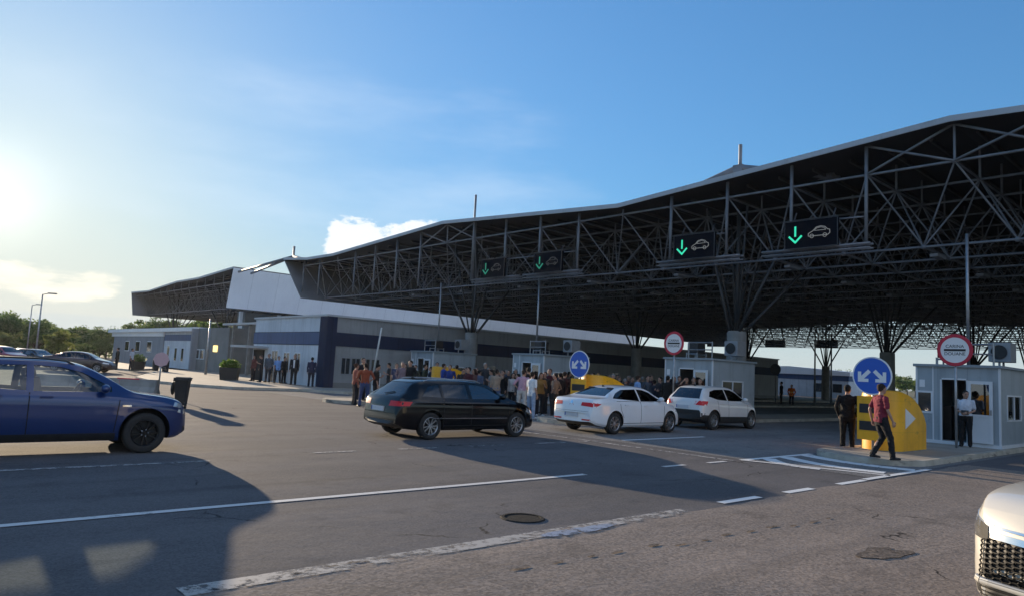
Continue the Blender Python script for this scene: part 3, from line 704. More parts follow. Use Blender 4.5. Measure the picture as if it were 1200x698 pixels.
windows(tb, [(21.5, 22.05, 1.0, 1.95), (22.2, 22.75, 1.0, 1.95), (22.9, 23.45, 1.0, 1.95), (23.6, 24.15, 1.0, 1.95), (27.4, 28.6, .2, 2.2), (30, 31, 1.0, 1.95), (33, 34, 1, 1.95), (36, 37, 1, 1.95), (39, 40, 1, 1.95), (43, 44, 1, 1.95), (47, 48, 1, 1.95)], 'y', 39.3, 'frame_grey')
windows(tb, [(44.2, 45.0, 1.0, 2.1), (42.6, 43.4, 1.0, 2.1), (46.0, 46.9, .15, 2.2)], 'x', 20.385)
b = MB(); b.box(20.30, 20.40, 48.2, 49.9, .1, 2.25); b.build('door', M['dark'], tb)
b = MB(); b.box(18.8, 20.4, 47.6, 50.4, 2.35, 2.5); b.build('door_hood', M['fascia'], tb)
# recessed entrance with clerestory and the link behind
b = MB(); b.box(27, 70, 50.2, 64.6, .1, 4.3); b.build('link_wall', M['walldark'], tb)
b = MB(); b.box(26.8, 70.3, 50.3, 65, 4.3, 4.42); b.build('link_roof', M['fascia'], tb)
b = MB(); b.box(23.4, 24.2, 50.3, 65, 4.42, 4.58); b.build('entrance_roof', M['fascia'], tb)
for y_ in (52.2, 55.6, 59.4, 63.0):
    b = MB(); b.box(23.6, 23.8, y_ - .1, y_ + .1, .1, 4.42); b.build('entrance_post', M['concrete'], tb)
b = MB(); b.box(26.9, 27, 51.5, 63.5, .3, 2.5); b.build('entrance_glazing', M['paneglass'], tb)
for i in range(9):
    b = MB(); b.box(26.86, 26.95, 51.5 + i * 1.5, 51.6 + i * 1.5, .2, 2.6); b.build('glazing_bar', M['pvc'], tb)
# dark wall added to close the shaded gap under the side canopy
hb = empty('gap_backing', (30, 83, 0), 0, 'added dark backing wall with posts under the white-clad side canopy, above the terminal roof', 'building')
b = MB(); b.box(3, 68, 1.6, 4.0, 0, 6.95); b.build('wall', M['walldark'], hb)
for i in range(14):
    b = MB(); b.box(2 + i * 4.7, 2.35 + i * 4.7, .6, .95, 0, 6.95); b.build('post', M['pvc'], hb)
# side building
sb = empty('side_building', (24, 66, 0), 0, 'low grey office block with narrow windows at the far left', 'building')
def S(x0, x1, y0, y1, z0, z1): return (x0 - 24, x1 - 24, y0 - 66, y1 - 66, z0, z1)
b = MB(); b.box(*S(24, 60, 64.8, 73.2, .1, 4.25)); b.build('dark_wall', M['walldark'], sb)
b = MB(); b.box(*S(24.2, 60, 73.2, 84.4, .1, 3.0)); b.box(*S(24.2, 60, 73.2, 84.4, 3.65, 4.1)); b.build('white_wall', M['wallwhite'], sb)
b = MB(); b.box(*S(24.17, 60, 73.2, 84.4, 3.0, 3.65)); b.build('blue_band', M['blueband'], sb)
b = MB(); b.box(*S(24.1, 60, 84.4, 106.0, .1, 3.45)); b.build('grey_wall', M['wallpale'], sb)
b = MB(); b.box(*S(23.7, 60.2, 73.0, 108.0, 3.95, 4.35)); b.box(*S(24.0, 60.2, 84.4, 107.0, 3.45, 3.95)); b.build('roof_edge', M['cladding'], sb)
def swin(items, at_):
    for y0, y1, z0, z1 in items:
        f = MB(); f.box(*S(at_ - .05, at_, y0, y1, z0, z1)); fo = f.build('window', M['pvc'], sb)
        p = MB(); p.box(*S(at_ - .07, at_ - .02, y0 + .1, y1 - .1, z0 + .1, z1 - .1)); p.build('pane', M['paneglass'], fo)
swin([(88.6, 90.4, 1.6, 2.9), (93.4, 95.2, 1.6, 2.9), (98.2, 100.0, 1.6, 2.9)], 24.1)
swin([(74.2, 75.2, .8, 2.3), (77.4, 78.2, .8, 2.3), (79.6, 80.4, .8, 2.3), (82.2, 83.0, .4, 2.5)], 24.2)
swin([(70.8, 71.8, 1.2, 2.2), (72.1, 72.9, 1.2, 2.2)], 24.0)
b = MB(); b.box(*S(23.93, 23.99, 67.4, 68.4, 2.0, 2.6)); b.build('sunglint_pane', M['sunglint'], sb)  # emissive pane imitating the sun's reflection on the wall
b = MB(); b.box(*S(23.4, 24, 72.9, 73.2, .1, 4.2)); b.build('corner_panel', M['wallpale'], sb)
# far building beyond the canopy, right
fb = empty('far_building', (112, 54, 0), 0, 'distant white building with a blue band seen under the far end of the canopy', 'building')
b = MB(); b.box(0, 12, -7.5, 22, 0, 2.7); b.build('wall', M['wallwhite'], fb)
b = MB(); b.box(-.05, 12, -7.55, 22, 2.7, 3.5); b.build('blue_band', M['blueband'], fb)
b = MB(); b.prism([(-.3, -7.8, 3.5), (-.3, 22.2, 3.5), (-.3, 22.2, 4.0), (-.3, 2, 4.75), (-.3, -7.8, 4.1)], (12.6, 0, 0)); b.build('roof', M['cladding'], fb, recalc=True)
for i, y_ in enumerate((-6.5, -3.5, 4.0, 8.5, 13)):
    b = MB(); b.box(-.06, 0, y_, y_ + 1.4, .9, 2.2); b.build('window', M['paneglass'], fb)
# ------------------------------------------------------------------ control booths
def booth():
    t = empty('control_booth', (25.9, 7.37, 0.14))
    x1, hw, H = 3.4, 1.18, 2.45
    b = MB()
    b.box(0.0, .06, .42, hw, 0.1, H); b.box(0, .06, -.27, .42, 2.05, H); b.box(0, .06, -hw, -.27, .1, H)          # front wall with door gap
    b.box(.06, x1, -hw, -hw + .06, .1, .85); b.box(.06, x1, -hw, -hw + .06, 1.62, H); b.box(.06, .75, -hw, -hw + .06, .85, 1.62); b.box(2.4, x1, -hw, -hw + .06, .85, 1.62)
    b.box(.06, x1, hw - .06, hw, .1, H); b.box(x1 - .06, x1, -hw + .06, hw - .06, .1, H)
    b.box(.06, x1 - .06, -hw + .06, hw - .06, .06, .1)
    b.build('wall', M['boothwall'], t)
    b = MB(); b.box(-.08, x1 + .08, -hw - .08, hw + .08, H, H + .09); b.build('roof', M['boothside'], t, bevel=.015)
    b = MB(); b.box(-.03, x1 + .03, -hw - .03, hw + .03, -.02, .1); b.build('plinth', M['pvc'], t)
    b = MB()
    for y in (-hw - .012, hw - .04): b.box(-.012, .05, y, y + .055, .1, H)
    for y in (-.32, .42): b.box(-.02, .0, y, y + .05, .1, 2.05)
    b.box(-.02, 0, -.27, .42, 2.05, 2.1); b.box(-.012, 0, .66, .7, .1, H)
    b.build('corner_trim', M['pvc'], t)
    w = MB()
    for y0, y1, z0, z1 in ((.70, 1.16, .93, 1.0), (.70, 1.16, 1.6, 1.66), (.68, .735, .93, 1.66), (1.12, 1.17, .93, 1.66)): w.box(-.03, -.013, y0, y1, z0, z1)
    wo = w.build('front_window', M['pvc'], t)
    p = MB(); p.box(-.014, -.004, .73, 1.12, 1.0, 1.6); p.build('pane', M['paneglass'], wo)
    p = MB(); p.box(-.012, -.004, .92, 1.08, 1.78, 2.02); p.build('notice', M['signwhite'], t)
    # door leaf folded back against the front wall
    d = MB(); y0, y1 = -1.0, -.33
    for a, c, z0, z1 in ((y0, y0 + .09, .12, 2.04), (y1 - .09, y1, .12, 2.04), (y0 + .09, y1 - .09, .12, .2), (y0 + .09, y1 - .09, 1.94, 2.04), (y0 + .09, y1 - .09, .92, 1.0)): d.box(-.10, -.05, a, c, z0, z1)
    d.box(-.085, -.06, y0 + .09, y1 - .09, .2, .92)
    do = d.build('door', M['pvc'], t)
    p = MB(); p.box(-.08, -.065, y0 + .09, y1 - .09, 1.0, 1.94); p.build('pane', M['winglass'], do)
    p = MB(); p.box(-.13, -.10, y0 + .02, y0 + .07, 1.0, 1.16); p.build('handle', M['galv'], do)
    s = MB()
    for a, c, z0, z1 in ((.72, .78, .82, 1.65), (2.37, 2.43, .82, 1.65), (1.55, 1.6, .85, 1.62), (.78, 2.37, .82, .87), (.78, 2.37, 1.6, 1.65)): s.box(a, c, -hw - .02, -hw + .03, z0, z1)
    so = s.build('side_window', M['pvc'], t)
    p = MB(); p.box(.78, 2.37, -hw + .01, -hw + .02, .87, 1.6); p.build('pane', M['winglass'], so)
    i = MB(); i.box(1.2, 2.6, -.9, -.25, .1, .8); i.box(.5, .9, .3, .8, .1, 1.2); i.build('desk', M['black'], t)
    a = MB(); a.box(1.3, 1.9, .4, .95, H + .35, H + .8); ao = a.build('air_unit', M['black'], t, bevel=.03)
    for x in (1.25, 1.95):
        a = MB(); a.tube((x, .4, H + .08), (x, .4, H + .36), .03); a.tube((x, .95, H + .08), (x, .95, H + .36), .03); a.tube((x, .4, H + .3), (x, .95, H + .3), .03); a.build('unit_stand', M['galv'], t)
    a = MB()
    a.tube((.3, -.95, H + .08), (.3, -.95, H + .8), .03); a.tube((.3, .2, H + .08), (.3, .2, H + .8), .03); a.tube((.3, -.95, H + .75), (.3, .2, H + .75), .025); a.tube((.3, -.95, H + .45), (.3, .2, H + .45), .025)
    a.build('roof_frame', M['galv'], t)
    a = MB(); a.box(2.3, 3.0, -.95, -.3, H + .3, H + .95); a.tube((2.4, -.6, H + .08), (2.4, -.6, H + .3), .04); a.tube((2.9, -.6, H + .08), (2.9, -.6, H + .3), .04); a.build('fan_unit', M['acunit'], t, bevel=.02)
    a = MB(); a.lathe([(0, 0), (.22, 0), (.24, -.02)], c=(2.29, -.62, H + .62), axis='X', n=20); a.build('fan_grille', M['black'], t)
    return t
BL = ['pale blue-grey control booth on the nearest island with an open white door', 'control booth with open white door behind the two white cars', 'pale booth half hidden by the crowd behind the tilted-forward man in pink',
      'pale booth beside the terminal wall, behind the yellow barrier end over the black estate car']
bo = booth(); tag(bo, BL[0], 'booth', 'control booths on the lane islands')
for y, l in zip((17.43, 27.35, 37.1), BL[1:]): copy_tree(bo, loc=(25.9, y, 0.14), label=l)

# ------------------------------------------------------------------ yellow island ends, blue keep-either-side signs, red customs signs
def island_end(yc, label, x0=20.05):
    t = empty('yellow_bollard', (x0, yc, 0.13), 0, label, 'island bollard', 'yellow island ends before the booths')
    b = MB(); n = 9; xs = [0.0, .02, .08, .18, .32, .5] + [.5 + 1.72 * i / 14 for i in range(1, 15)]
    rings = []
    for x in xs:
        hw = .52 if x >= .5 else math.sqrt(max(0.0004, .25 - (.5 - x) ** 2)) * 1.04
        h = 1.62 if x < .2 else .60 + 1.02 * math.sqrt(max(0, 1 - ((x - .2) / 2.08) ** 2)); c = min(.12, hw * .4)
        sec = [(-hw, 0), (-hw, h - c), (-hw + .3 * c, h - .3 * c), (-hw + c, h), (hw - c, h), (hw - .3 * c, h - .3 * c), (hw, h - c), (hw, 0)]
        rings.append([(x, y, z) for y, z in sec])
    k = 8; vs = [p for r in rings for p in r]; fs = []
    for i in range(len(rings) - 1):
        for j in range(k - 1): fs.append((i * k + j, i * k + j + 1, (i + 1) * k + j + 1, (i + 1) * k + j))
    fs += [tuple(range(k)), tuple(reversed(range((len(rings) - 1) * k, len(rings) * k)))]
    b.add(vs, fs); b.build('shell', M['yellow'], t, sharp=35, recalc=True)
    a = MB(); a.prism([(.62, -.525, .62), (.62, -.525, 1.16), (1.36, -.525, .89)], (0, -.008, 0)); a.build('white_arrow', M['signwhite'], t, recalc=True)
    a = MB(); a.box(-.02, 2.24, -.56, .56, -.02, .03); a.build('foot', M['concrete'], t)
    return t
def blue_sign(x, y, label):
    t = empty('direction_sign', (x, y, 0.13), 0, label, 'road sign', 'blue keep-either-side signs on the islands')
    p = MB(); p.tube((.06, 0, 0), (.06, 0, 2.45), .035, n=10); p.build('post', M['galv'], t, smooth=True)
    d = MB(); d.lathe([(0, -.012), (.49, -.012), (.5, 0), (.49, .01), (0, .01)], c=(0, 0, 1.98), axis='X', n=40); d.build('disc', M['signblue'], t, sharp=30, recalc=True)
    r = MB(); r.lathe([(.468, -.016), (.5, -.016), (.505, 0.0), (.468, -.012)], c=(0, 0, 1.98), axis='X', n=40, closed=True); r.build('rim', M['signwhite'], t, recalc=True)
    a = MB()
    for s in (1, -1):
        dr = Vector((.70710678 * s, -.70710678)); nr = Vector((-dr.y, dr.x)); o = Vector((.06 * s, .13)); L = .42
        pts = [o + nr * .055, o + dr * (L - .17) + nr * .055, o + dr * (L - .23) + nr * .16, o + dr * (L - .13) + nr * .16, o + dr * L + nr * .03 , o + dr * L - nr * .03, o + dr * (L - .13) - nr * .16, o + dr * (L - .23) - nr * .16, o + dr * (L - .17) - nr * .055, o - nr * .055]
        # arrow with a square corner head
        tip = o + dr * L
        head = [tip, tip - Vector((.27 * s, 0)), tip - Vector((.27 * s, -.085)), tip + Vector((-.085 * s, .085)), tip + Vector((-.085 * s, .27)), tip + Vector((0, .27))]
        shaft = [o + nr * .05, o - nr * .05, tip - dr * .08 - nr * .05, tip - dr * .08 + nr * .05]
        a.prism([(-.0165, p.x, p.y + 1.98) for p in head], (-.004, 0, 0)); a.prism([(-.0155, p.x, p.y + 1.98) for p in shaft], (-.004, 0, 0))
    a.build('arrows', M['signwhite'], t, recalc=True)
    p = MB(); p.box(-.012, .012, -.38, .38, .3, 1.44); p.build('plate', M['yellow'], t)
    p = MB(); p.box(-.018, -.012, -.32, .32, 1.0, 1.24); p.box(-.018, -.012, -.32, .32, .55, .79); p.build('black_bars', M['signblack'], t)
    return t
island_end(7.62, 'big yellow rounded bollard with white triangle behind the man in dark red'); island_end(17.98, 'yellow island bollard mostly hidden behind the white saloon'); island_end(27.9, 'yellow island bollard over the black estate car', 20.2)
blue_sign(19.7, 7.57, 'large blue round sign with two white arrows on the nearest yellow island end'); blue_sign(19.65, 17.97, 'smaller-looking blue round arrow sign above the crowd and the white saloon')
font = None
def text_mesh(body, size, name, m, parent, loc, rot, extrude=.002):
    cu = bpy.data.curves.new(name, 'FONT'); cu.body = body; cu.size = size; cu.align_x = 'CENTER'; cu.align_y = 'CENTER'; cu.extrude = extrude
    o = bpy.data.objects.new('temporary', cu); C.objects.link(o); dg = bpy.context.evaluated_depsgraph_get(); dg.update()
    me = bpy.data.meshes.new_from_object(o.evaluated_get(dg), depsgraph=dg); bpy.data.objects.remove(o, do_unlink=True)
    me.materials.clear(); me.materials.append(m)
    r = link_mesh(name, me, parent); r.location = loc; r.rotation_euler = rot; return r
def customs_sign(x, y, zc, label):
    t = empty('customs_sign', (x, y, 0.13), 0, label, 'road sign', 'red-rimmed customs signs before the booths')
    p = MB(); p.tube((.05, 0, 0), (.05, 0, zc + .3), .035, n=10); p.build('post', M['galv'], t, smooth=True)
    d = MB(); d.lathe([(0, -.012), (.47, -.012), (.48, 0), (.47, .01), (0, .01)], c=(0, 0, zc), axis='X', n=40); d.build('disc', M['signwhite'], t, sharp=30, recalc=True)
    r = MB(); r.lathe([(.385, -.018), (.475, -.018), (.485, 0.0), (.385, -.0125)], c=(0, 0, zc), axis='X', n=40, closed=True); r.build('red_rim', M['signred'], t, recalc=True)
    a = MB(); a.box(-.018, -.0125, -.29, .29, zc - .032, zc + .032); a.build('black_bar', M['signblack'], t)
    text_mesh('CARINA', .135, 'lettering', M['signblack'], t, (-.0145, 0, zc + .11), (R(90), 0, R(-90)))
    text_mesh('DOUANE', .135, 'lettering', M['signblack'], t, (-.0145, 0, zc - .115), (R(90), 0, R(-90)))
    return t
customs_sign(24.3, 6.95, 2.93, 'red-rimmed white round customs sign on a post before the nearest booth'); customs_sign(24.3, 17.07, 3.06, 'red-rimmed white round customs sign beside the booth behind the white cars')

# ------------------------------------------------------------------ small things around the lanes
bg_ = empty('barrier_gate', (22.0, 36.0, .14), 0, 'raised plain white barrier arm leaning beside the terminal wall', 'barrier gate')
b = MB(); b.box(-.18, .18, -.18, .18, 0, 1.05); b.build('cabinet', M['barrierwhite'], bg_, bevel=.02)
b = MB(); b.tube((-.22, 0, .9), (-.25, -.62, 3.65), .06, .045, n=8); b.build('arm', M['barrierwhite'], bg_, smooth=True)
wb = empty('wheelie_bin', (7.62, 24.2, 0), R(62), 'dark wheelie bin standing alone on the asphalt behind the blue car', 'bin')
b = MB(); z0, z1 = .1, .92
vs = [(-.2, -.15, z0), (.2, -.15, z0), (.2, .15, z0), (-.2, .15, z0), (-.28, -.20, z1), (.28, -.20, z1), (.28, .20, z1), (-.28, .20, z1)]
b.add(vs, [(0, 3, 2, 1), (0, 1, 5, 4), (1, 2, 6, 5), (2, 3, 7, 6), (3, 0, 4, 7), (4, 5, 6, 7)]); b.box(-.3, .3, -.22, .22, .87, .92); b.build('body', M['black'], wb, bevel=.02)
b = MB(); b.box(-.32, .3, -.23, .23, .92, .97); b.box(-.2, .2, -.2, .2, .97, .99); b.build('lid', M['black'], wb, bevel=.015)
b = MB(); b.tube((-.36, -.22, .9), (-.36, .22, .9), .02, n=8); b.box(-.36, -.3, -.22, -.18, .86, .92); b.box(-.36, -.3, .18, .22, .86, .92); b.build('handle', M['black'], wb)
for s in (-.2, .15):
    b = MB(); b.lathe([(0, 0), (.1, 0), (.1, .05), (0, .05)], c=(-.22, s, .1), axis='Y', n=18); b.build('wheel', M['rubber'], wb, recalc=True)
b = MB(); b.sphere((0.05, .29, .62), (.12, .07, .22), 12); b.build('hanging_bag', M['black'], wb, smooth=True)
bt = empty('stop_sign', (8.9, 31.2, 0), R(70), 'pale round back of a road sign on a thin post behind the wheelie bin', 'road sign')
b = MB(); b.tube((0, 0, 0), (0, 0, 1.72), .03, n=8); b.build('post', M['galv'], bt, smooth=True)
b = MB(); b.lathe([(0, -.012), (.29, -.012), (.3, 0), (.29, .012), (0, .012)], c=(-.04, 0, 1.45), axis='X', n=8); b.build('disc', mat('sign_back_pink', (.55, .36, .38), .5), bt, recalc=True)
jb = empty('concrete_barrier', (6.9, 32.9, 0), R(-42), 'low grey concrete barrier on the asphalt behind the blue car bonnet', 'barrier')
for i, (x0, x1) in enumerate(((-2.9, -.9), (-.88, 1.1), (1.12, 2.6))):
    b = MB(); b.prism([(x0, -.3, 0), (x0, .3, 0), (x0, .3, .1), (x0, .14, .32), (x0, .10, .62), (x0, -.10, .62), (x0, -.14, .32), (x0, -.3, .1)], (x1 - x0, 0, 0)); b.build('block', M['concrete'], jb, recalc=True)
b = MB(); b.box(1.0, 1.9, -.105, .105, .4, .63); b.build('red_band', M['signred'], jb)
pl = empty('planter', (17.8, 47.4, .14), R(-30), 'square black planter with bright green plant before the terminal entrance', 'planter')
b = MB(); b.add([(-.5, -.5, 0), (.5, -.5, 0), (.5, .5, 0), (-.5, .5, 0), (-.58, -.58, .82), (.58, -.58, .82), (.58, .58, .82), (-.58, .58, .82), (-.5, -.5, .82), (.5, -.5, .82), (.5, .5, .82), (-.5, .5, .82), (-.5, -.5, .74), (.5, -.5, .74), (.5, .5, .74), (-.5, .5, .74)],
     [(0, 3, 2, 1), (0, 1, 5, 4), (1, 2, 6, 5), (2, 3, 7, 6), (3, 0, 4, 7), (4, 5, 9, 8), (5, 6, 10, 9), (6, 7, 11, 10), (7, 4, 8, 11), (8, 9, 13, 12), (9, 10, 14, 13), (10, 11, 15, 14), (11, 8, 12, 15)], 0); b.add([(-.5, -.5, .76), (.5, -.5, .76), (.5, .5, .76), (-.5, .5, .76)], [(0, 1, 2, 3)], 1)
b.build('tub', [M['black'], M['soil']], pl)
def leaves(mb, c, rad, n, size, rnd, flat=1.0):
    for _ in range(n):
        d = Vector((rnd.gauss(0, 1), rnd.gauss(0, 1), rnd.gauss(0, 1))).normalized() * rnd.random() ** .4 * rnd.uniform(.75, 1.22)
        p = Vector((c[0] + d.x * rad[0], c[1] + d.y * rad[1], c[2] + d.z * rad[2]))
        a = Vector((rnd.gauss(0, 1), rnd.gauss(0, 1), rnd.gauss(0, 1) * flat)).normalized(); b_ = a.orthogonal().normalized()
        s = size * rnd.uniform(.6, 1.3)
        mb.add([p - a * s, p + b_ * s * .45, p + a * s, p - b_ * s * .45], [(0, 1, 2, 3)])
rp = random.Random(5); b = MB(); leaves(b, (0, 0, 1.0), (.62, .62, .35), 900, .10, rp); b.build('plant', M['leaf_plant'], pl)
def bush_tub(x, y, label):
    p_ = empty('planter', (x, y, 0.14), 0, label, 'planter', 'dark planters along the far left pavement')
    b = MB(); b.lathe([(0, 0), (.5, 0), (.62, .7), (.55, .7), (.5, .6), (0, .6)], n=14); b.build('tub', M['black'], p_, recalc=True)
    b = MB(); leaves(b, (0, 0, .95), (.6, .6, .4), 320, .12, rp); b.build('plant', M['leaf'], p_)
bush_tub(17.0, 66.0, 'dark planter with a leafy shrub right of the man in the white shirt, far left'); 
def waste_bin(x, y, label):
    t = empty('waste_bin', (x, y, .14), 0, label, 'bin', 'black waste bins on the far pavement')
    b = MB(); b.lathe([(0, 0), (.24, 0), (.27, .8), (.25, .85), (0, .85)], n=14); b.build('body', M['black'], t, recalc=True)
    b = MB(); b.lathe([(.28, .85), (.28, .92), (.1, 1.02), (0, 1.02)], n=14); b.build('lid', M['black'], t, recalc=True)
waste_bin(18.2, 62.5, 'black waste bin right of the thin pole before the side building'); waste_bin(18.0, 64.5, 'black waste bin left of the thin pole before the side building')
def pole(x, y, h, label, name='street_lamp', head=True, dirn=-.67):
    t = empty(name, (x, y, 0), 0, label, 'street lamp' if head else 'pole', 'tall lamp posts by the car park' if head else None)
    b = MB(); b.tube((0, 0, 0), (0, 0, h), .10, .055, n=10); b.build('pole', M['galv'], t, smooth=True)
    if head:
        b = MB(); b.tube((0, 0, h - .02), (.45, dirn * .4, h + .12), .04, n=8); b.obox((.75, dirn * .6, h + .14), (.75, .28, .12), math.atan2(dirn, 1)); b.build('lamp_head', M['steel'], t)
    return t
pole(12.15, 83.1, 6.75, 'taller tall street lamp at the far left of the car park'); pole(16.4, 119.6, 7.3, 'shorter-looking street lamp left of the tall one, further off')
pole(20.1, 58.6, 4.6, 'thin grey pole rising to the side canopy before the dark wall', 'thin_pole', False)
pole(118, 36.0, 9.0, 'far street lamp in the gap between the yellow bollard and the booth', 'street_lamp'); pole(124, 70.0, 9.0, 'far street lamp near the thick concrete column beyond the canopy', 'street_lamp')
# far lane furniture under the canopy
fs_ = empty('round_sign', (58, 30.2, .1), 0, 'dark back of a round road sign far under the canopy', 'road sign')
b = MB(); b.tube((0, 0, 0), (0, 0, 3.2), .05, n=8); b.build('post', M['steel_dark'], fs_); b = MB(); b.lathe([(0, -.02), (.48, -.02), (.48, .02), (0, .02)], c=(-.08, 0, 2.9), axis='X', n=24); b.build('disc', M['black'], fs_, recalc=True)
for (x, y, l) in ((66, 30.5, 'far tall concrete-grey lamp pole under the canopy near the thick column'), (72, 31.6, 'far thin dark pole under the canopy left of the hi-vis worker')):
    pole(x, y, 7.1, l, 'roof_pole', False)
# ------------------------------------------------------------------ cars
def car_paint(name, col, flake=0.0, rough=0.28):
    return mat(name, col, rough, flake, tuple(c * .93 for c in col), 1.3, coat=1.0)
M['p_blue'] = car_paint('blue_car_paint', (0.006, 0.028, 0.125), 0.2)
M['p_black'] = mat('black_car_paint', (0.003, 0.003, 0.004), 0.12, spec=.35, coat=.35)
M['p_white'] = car_paint('white_car_paint', (0.84, 0.85, 0.86))
M['p_offwhite'] = car_paint('offwhite_car_paint', (0.74, 0.73, 0.70))
M['p_ivory'] = car_paint('ivory_car_paint', (0.62, 0.59, 0.52), 0, .35)
M['p_red'] = car_paint('red_car_paint', (0.28, 0.015, 0.02))
M['p_silver'] = car_paint('silver_car_paint', (0.45, 0.45, 0.46), .5)
M['p_dark'] = car_paint('dark_red_car_paint', (0.035, 0.012, 0.014), .2)
M['taillight'] = mat('tail_light', (0.62, 0.012, 0.016), 0.3, spec=.3, coat=.25)
M['headlight'] = mat('head_light', (0.55, 0.57, 0.58), 0.08, 0.4, coat=1.0)
M['chrome'] = mat('chrome', (0.75, 0.75, 0.76), 0.12, 1.0)
M['alloy'] = mat('alloy', (0.42, 0.42, 0.43), 0.3, 0.85)
M['alloy_black'] = mat('black_alloy', (0.012, 0.012, 0.013), 0.25, 0.3)
M['plate_white'] = mat('number_plate', (0.6, 0.62, 0.65), 0.4)
M['plate_blue'] = mat('plate_blue', (0.02, 0.08, 0.4), 0.4)
M['seat'] = mat('seat_cloth', (0.03, 0.03, 0.032), 0.9)

class Shape:
    def __init__(s, sp):
        s.sp = sp; s.L = sp['top'][-1][0]
        P = lambda k: pchip(*zip(*sp[k]))
        s.zt, s.zb, s.z0, s.w, s.wr = P('top'), P('belt'), P('bottom'), P('width'), P('roofw')
        L = s.L
        xs = list(np.linspace(0, L, 84)) + [q for q in (.004, .012, .025, .04, .07, .10)] + [L - q for q in (.004, .012, .025, .04, .07, .10)]
        s.xs = np.array(sorted(set(np.round(xs, 4))))
    def section(s, x, inset=0.0):
        zt = float(s.zt(x)) - inset * .8; z0 = float(s.z0(x)); zb = min(float(s.zb(x)), zt - .03 - inset * .2); w = float(s.w(x)) - inset; wr = float(s.wr(x)) - inset
        pts = [(0, z0), (w * .6, z0), (w * .9, z0 + .015)]
        for q, k in ((.10, .965), (.2, .985), (.34, .997), (.5, 1.0), (.62, .998), (.74, .993), (.82, .994), (.9, .985), (.96, .972), (1, .952)): pts.append((w * k, z0 + (zb - z0) * q))
        h = zt - zb; k = min(1.0, max(0.0, h / .32)); k = k * k * (3 - 2 * k); wx = w * .93 * (1 - k) + min(wr, w * .93) * k
        for q in (.12, .3, .5, .7, .88): pts.append((w * .945 + (wx - w * .945) * q ** 1.15, zb + h * .86 * q))
        for i in range(6):
            a = math.pi / 2 * i / 6; pts.append((wx * math.cos(a) ** .62 if i else wx, zb + h * (.86 + .14 * math.sin(a) ** .9)))
        pts.append((0, zt)); return pts
    def bow(s, x, y):
        L = s.L; f = max(0, min(1, (x - (L - 1.55)) / 1.2)); r = max(0, min(1, (1.0 - x) / 1.0)); f = f * f * (3 - 2 * f); r = r * r * (3 - 2 * r)
        u = (y / .9) ** 2; return x - .20 * f * u + .10 * r * u
    def loft(s, xs, inset=0.0, zfloor=None, rows=None):
        vs = []; fs = []; mi = []; n = None
        for x in xs:
            sec = s.section(x, inset)
            if zfloor is not None: sec = [(y, max(z, zfloor)) for y, z in sec]
            ring = [(y, z) for y, z in sec] + [(-y, z) for y, z in sec[-2:0:-1]]
            n = len(ring); vs += [(s.bow(x, y), y, z) for y, z in ring]
        half = len(s.section(xs[0])); clad = s.sp.get('clad', 0)
        for i in range(len(xs) - 1):
            for j in range(n):
                k = (j + 1) % n; fs.append((i * n + j, i * n + k, (i + 1) * n + k, (i + 1) * n + j))
                row = j if j < half else n - j - 1
                mi.append(1 if row < 2 or row < clad else 0)
        fs += [tuple(range(n)), tuple(reversed(range((len(xs) - 1) * n, len(xs) * n)))]; mi += [1 if clad else 0] * 2
        return vs, fs, mi
def solid(vs, fs, mi, mats):
    b = MB(); b.v = [tuple(v) for v in vs]; b.f = fs; b.m = mi; return b.mesh('solid', mats, recalc=True)
def grid_cut(bm, step, axes):
    for ax in axes:
        lo = min(v.co[ax] for v in bm.verts); hi = max(v.co[ax] for v in bm.verts); n = int((hi - lo) / step)
        for i in range(1, n + 1):
            c = lo + (hi - lo) * i / (n + 1); no = [0, 0, 0]; no[ax] = 1; co = [0, 0, 0]; co[ax] = c
            bmesh.ops.bisect_plane(bm, geom=bm.verts[:] + bm.edges[:] + bm.faces[:], plane_co=co, plane_no=no, dist=1e-5)
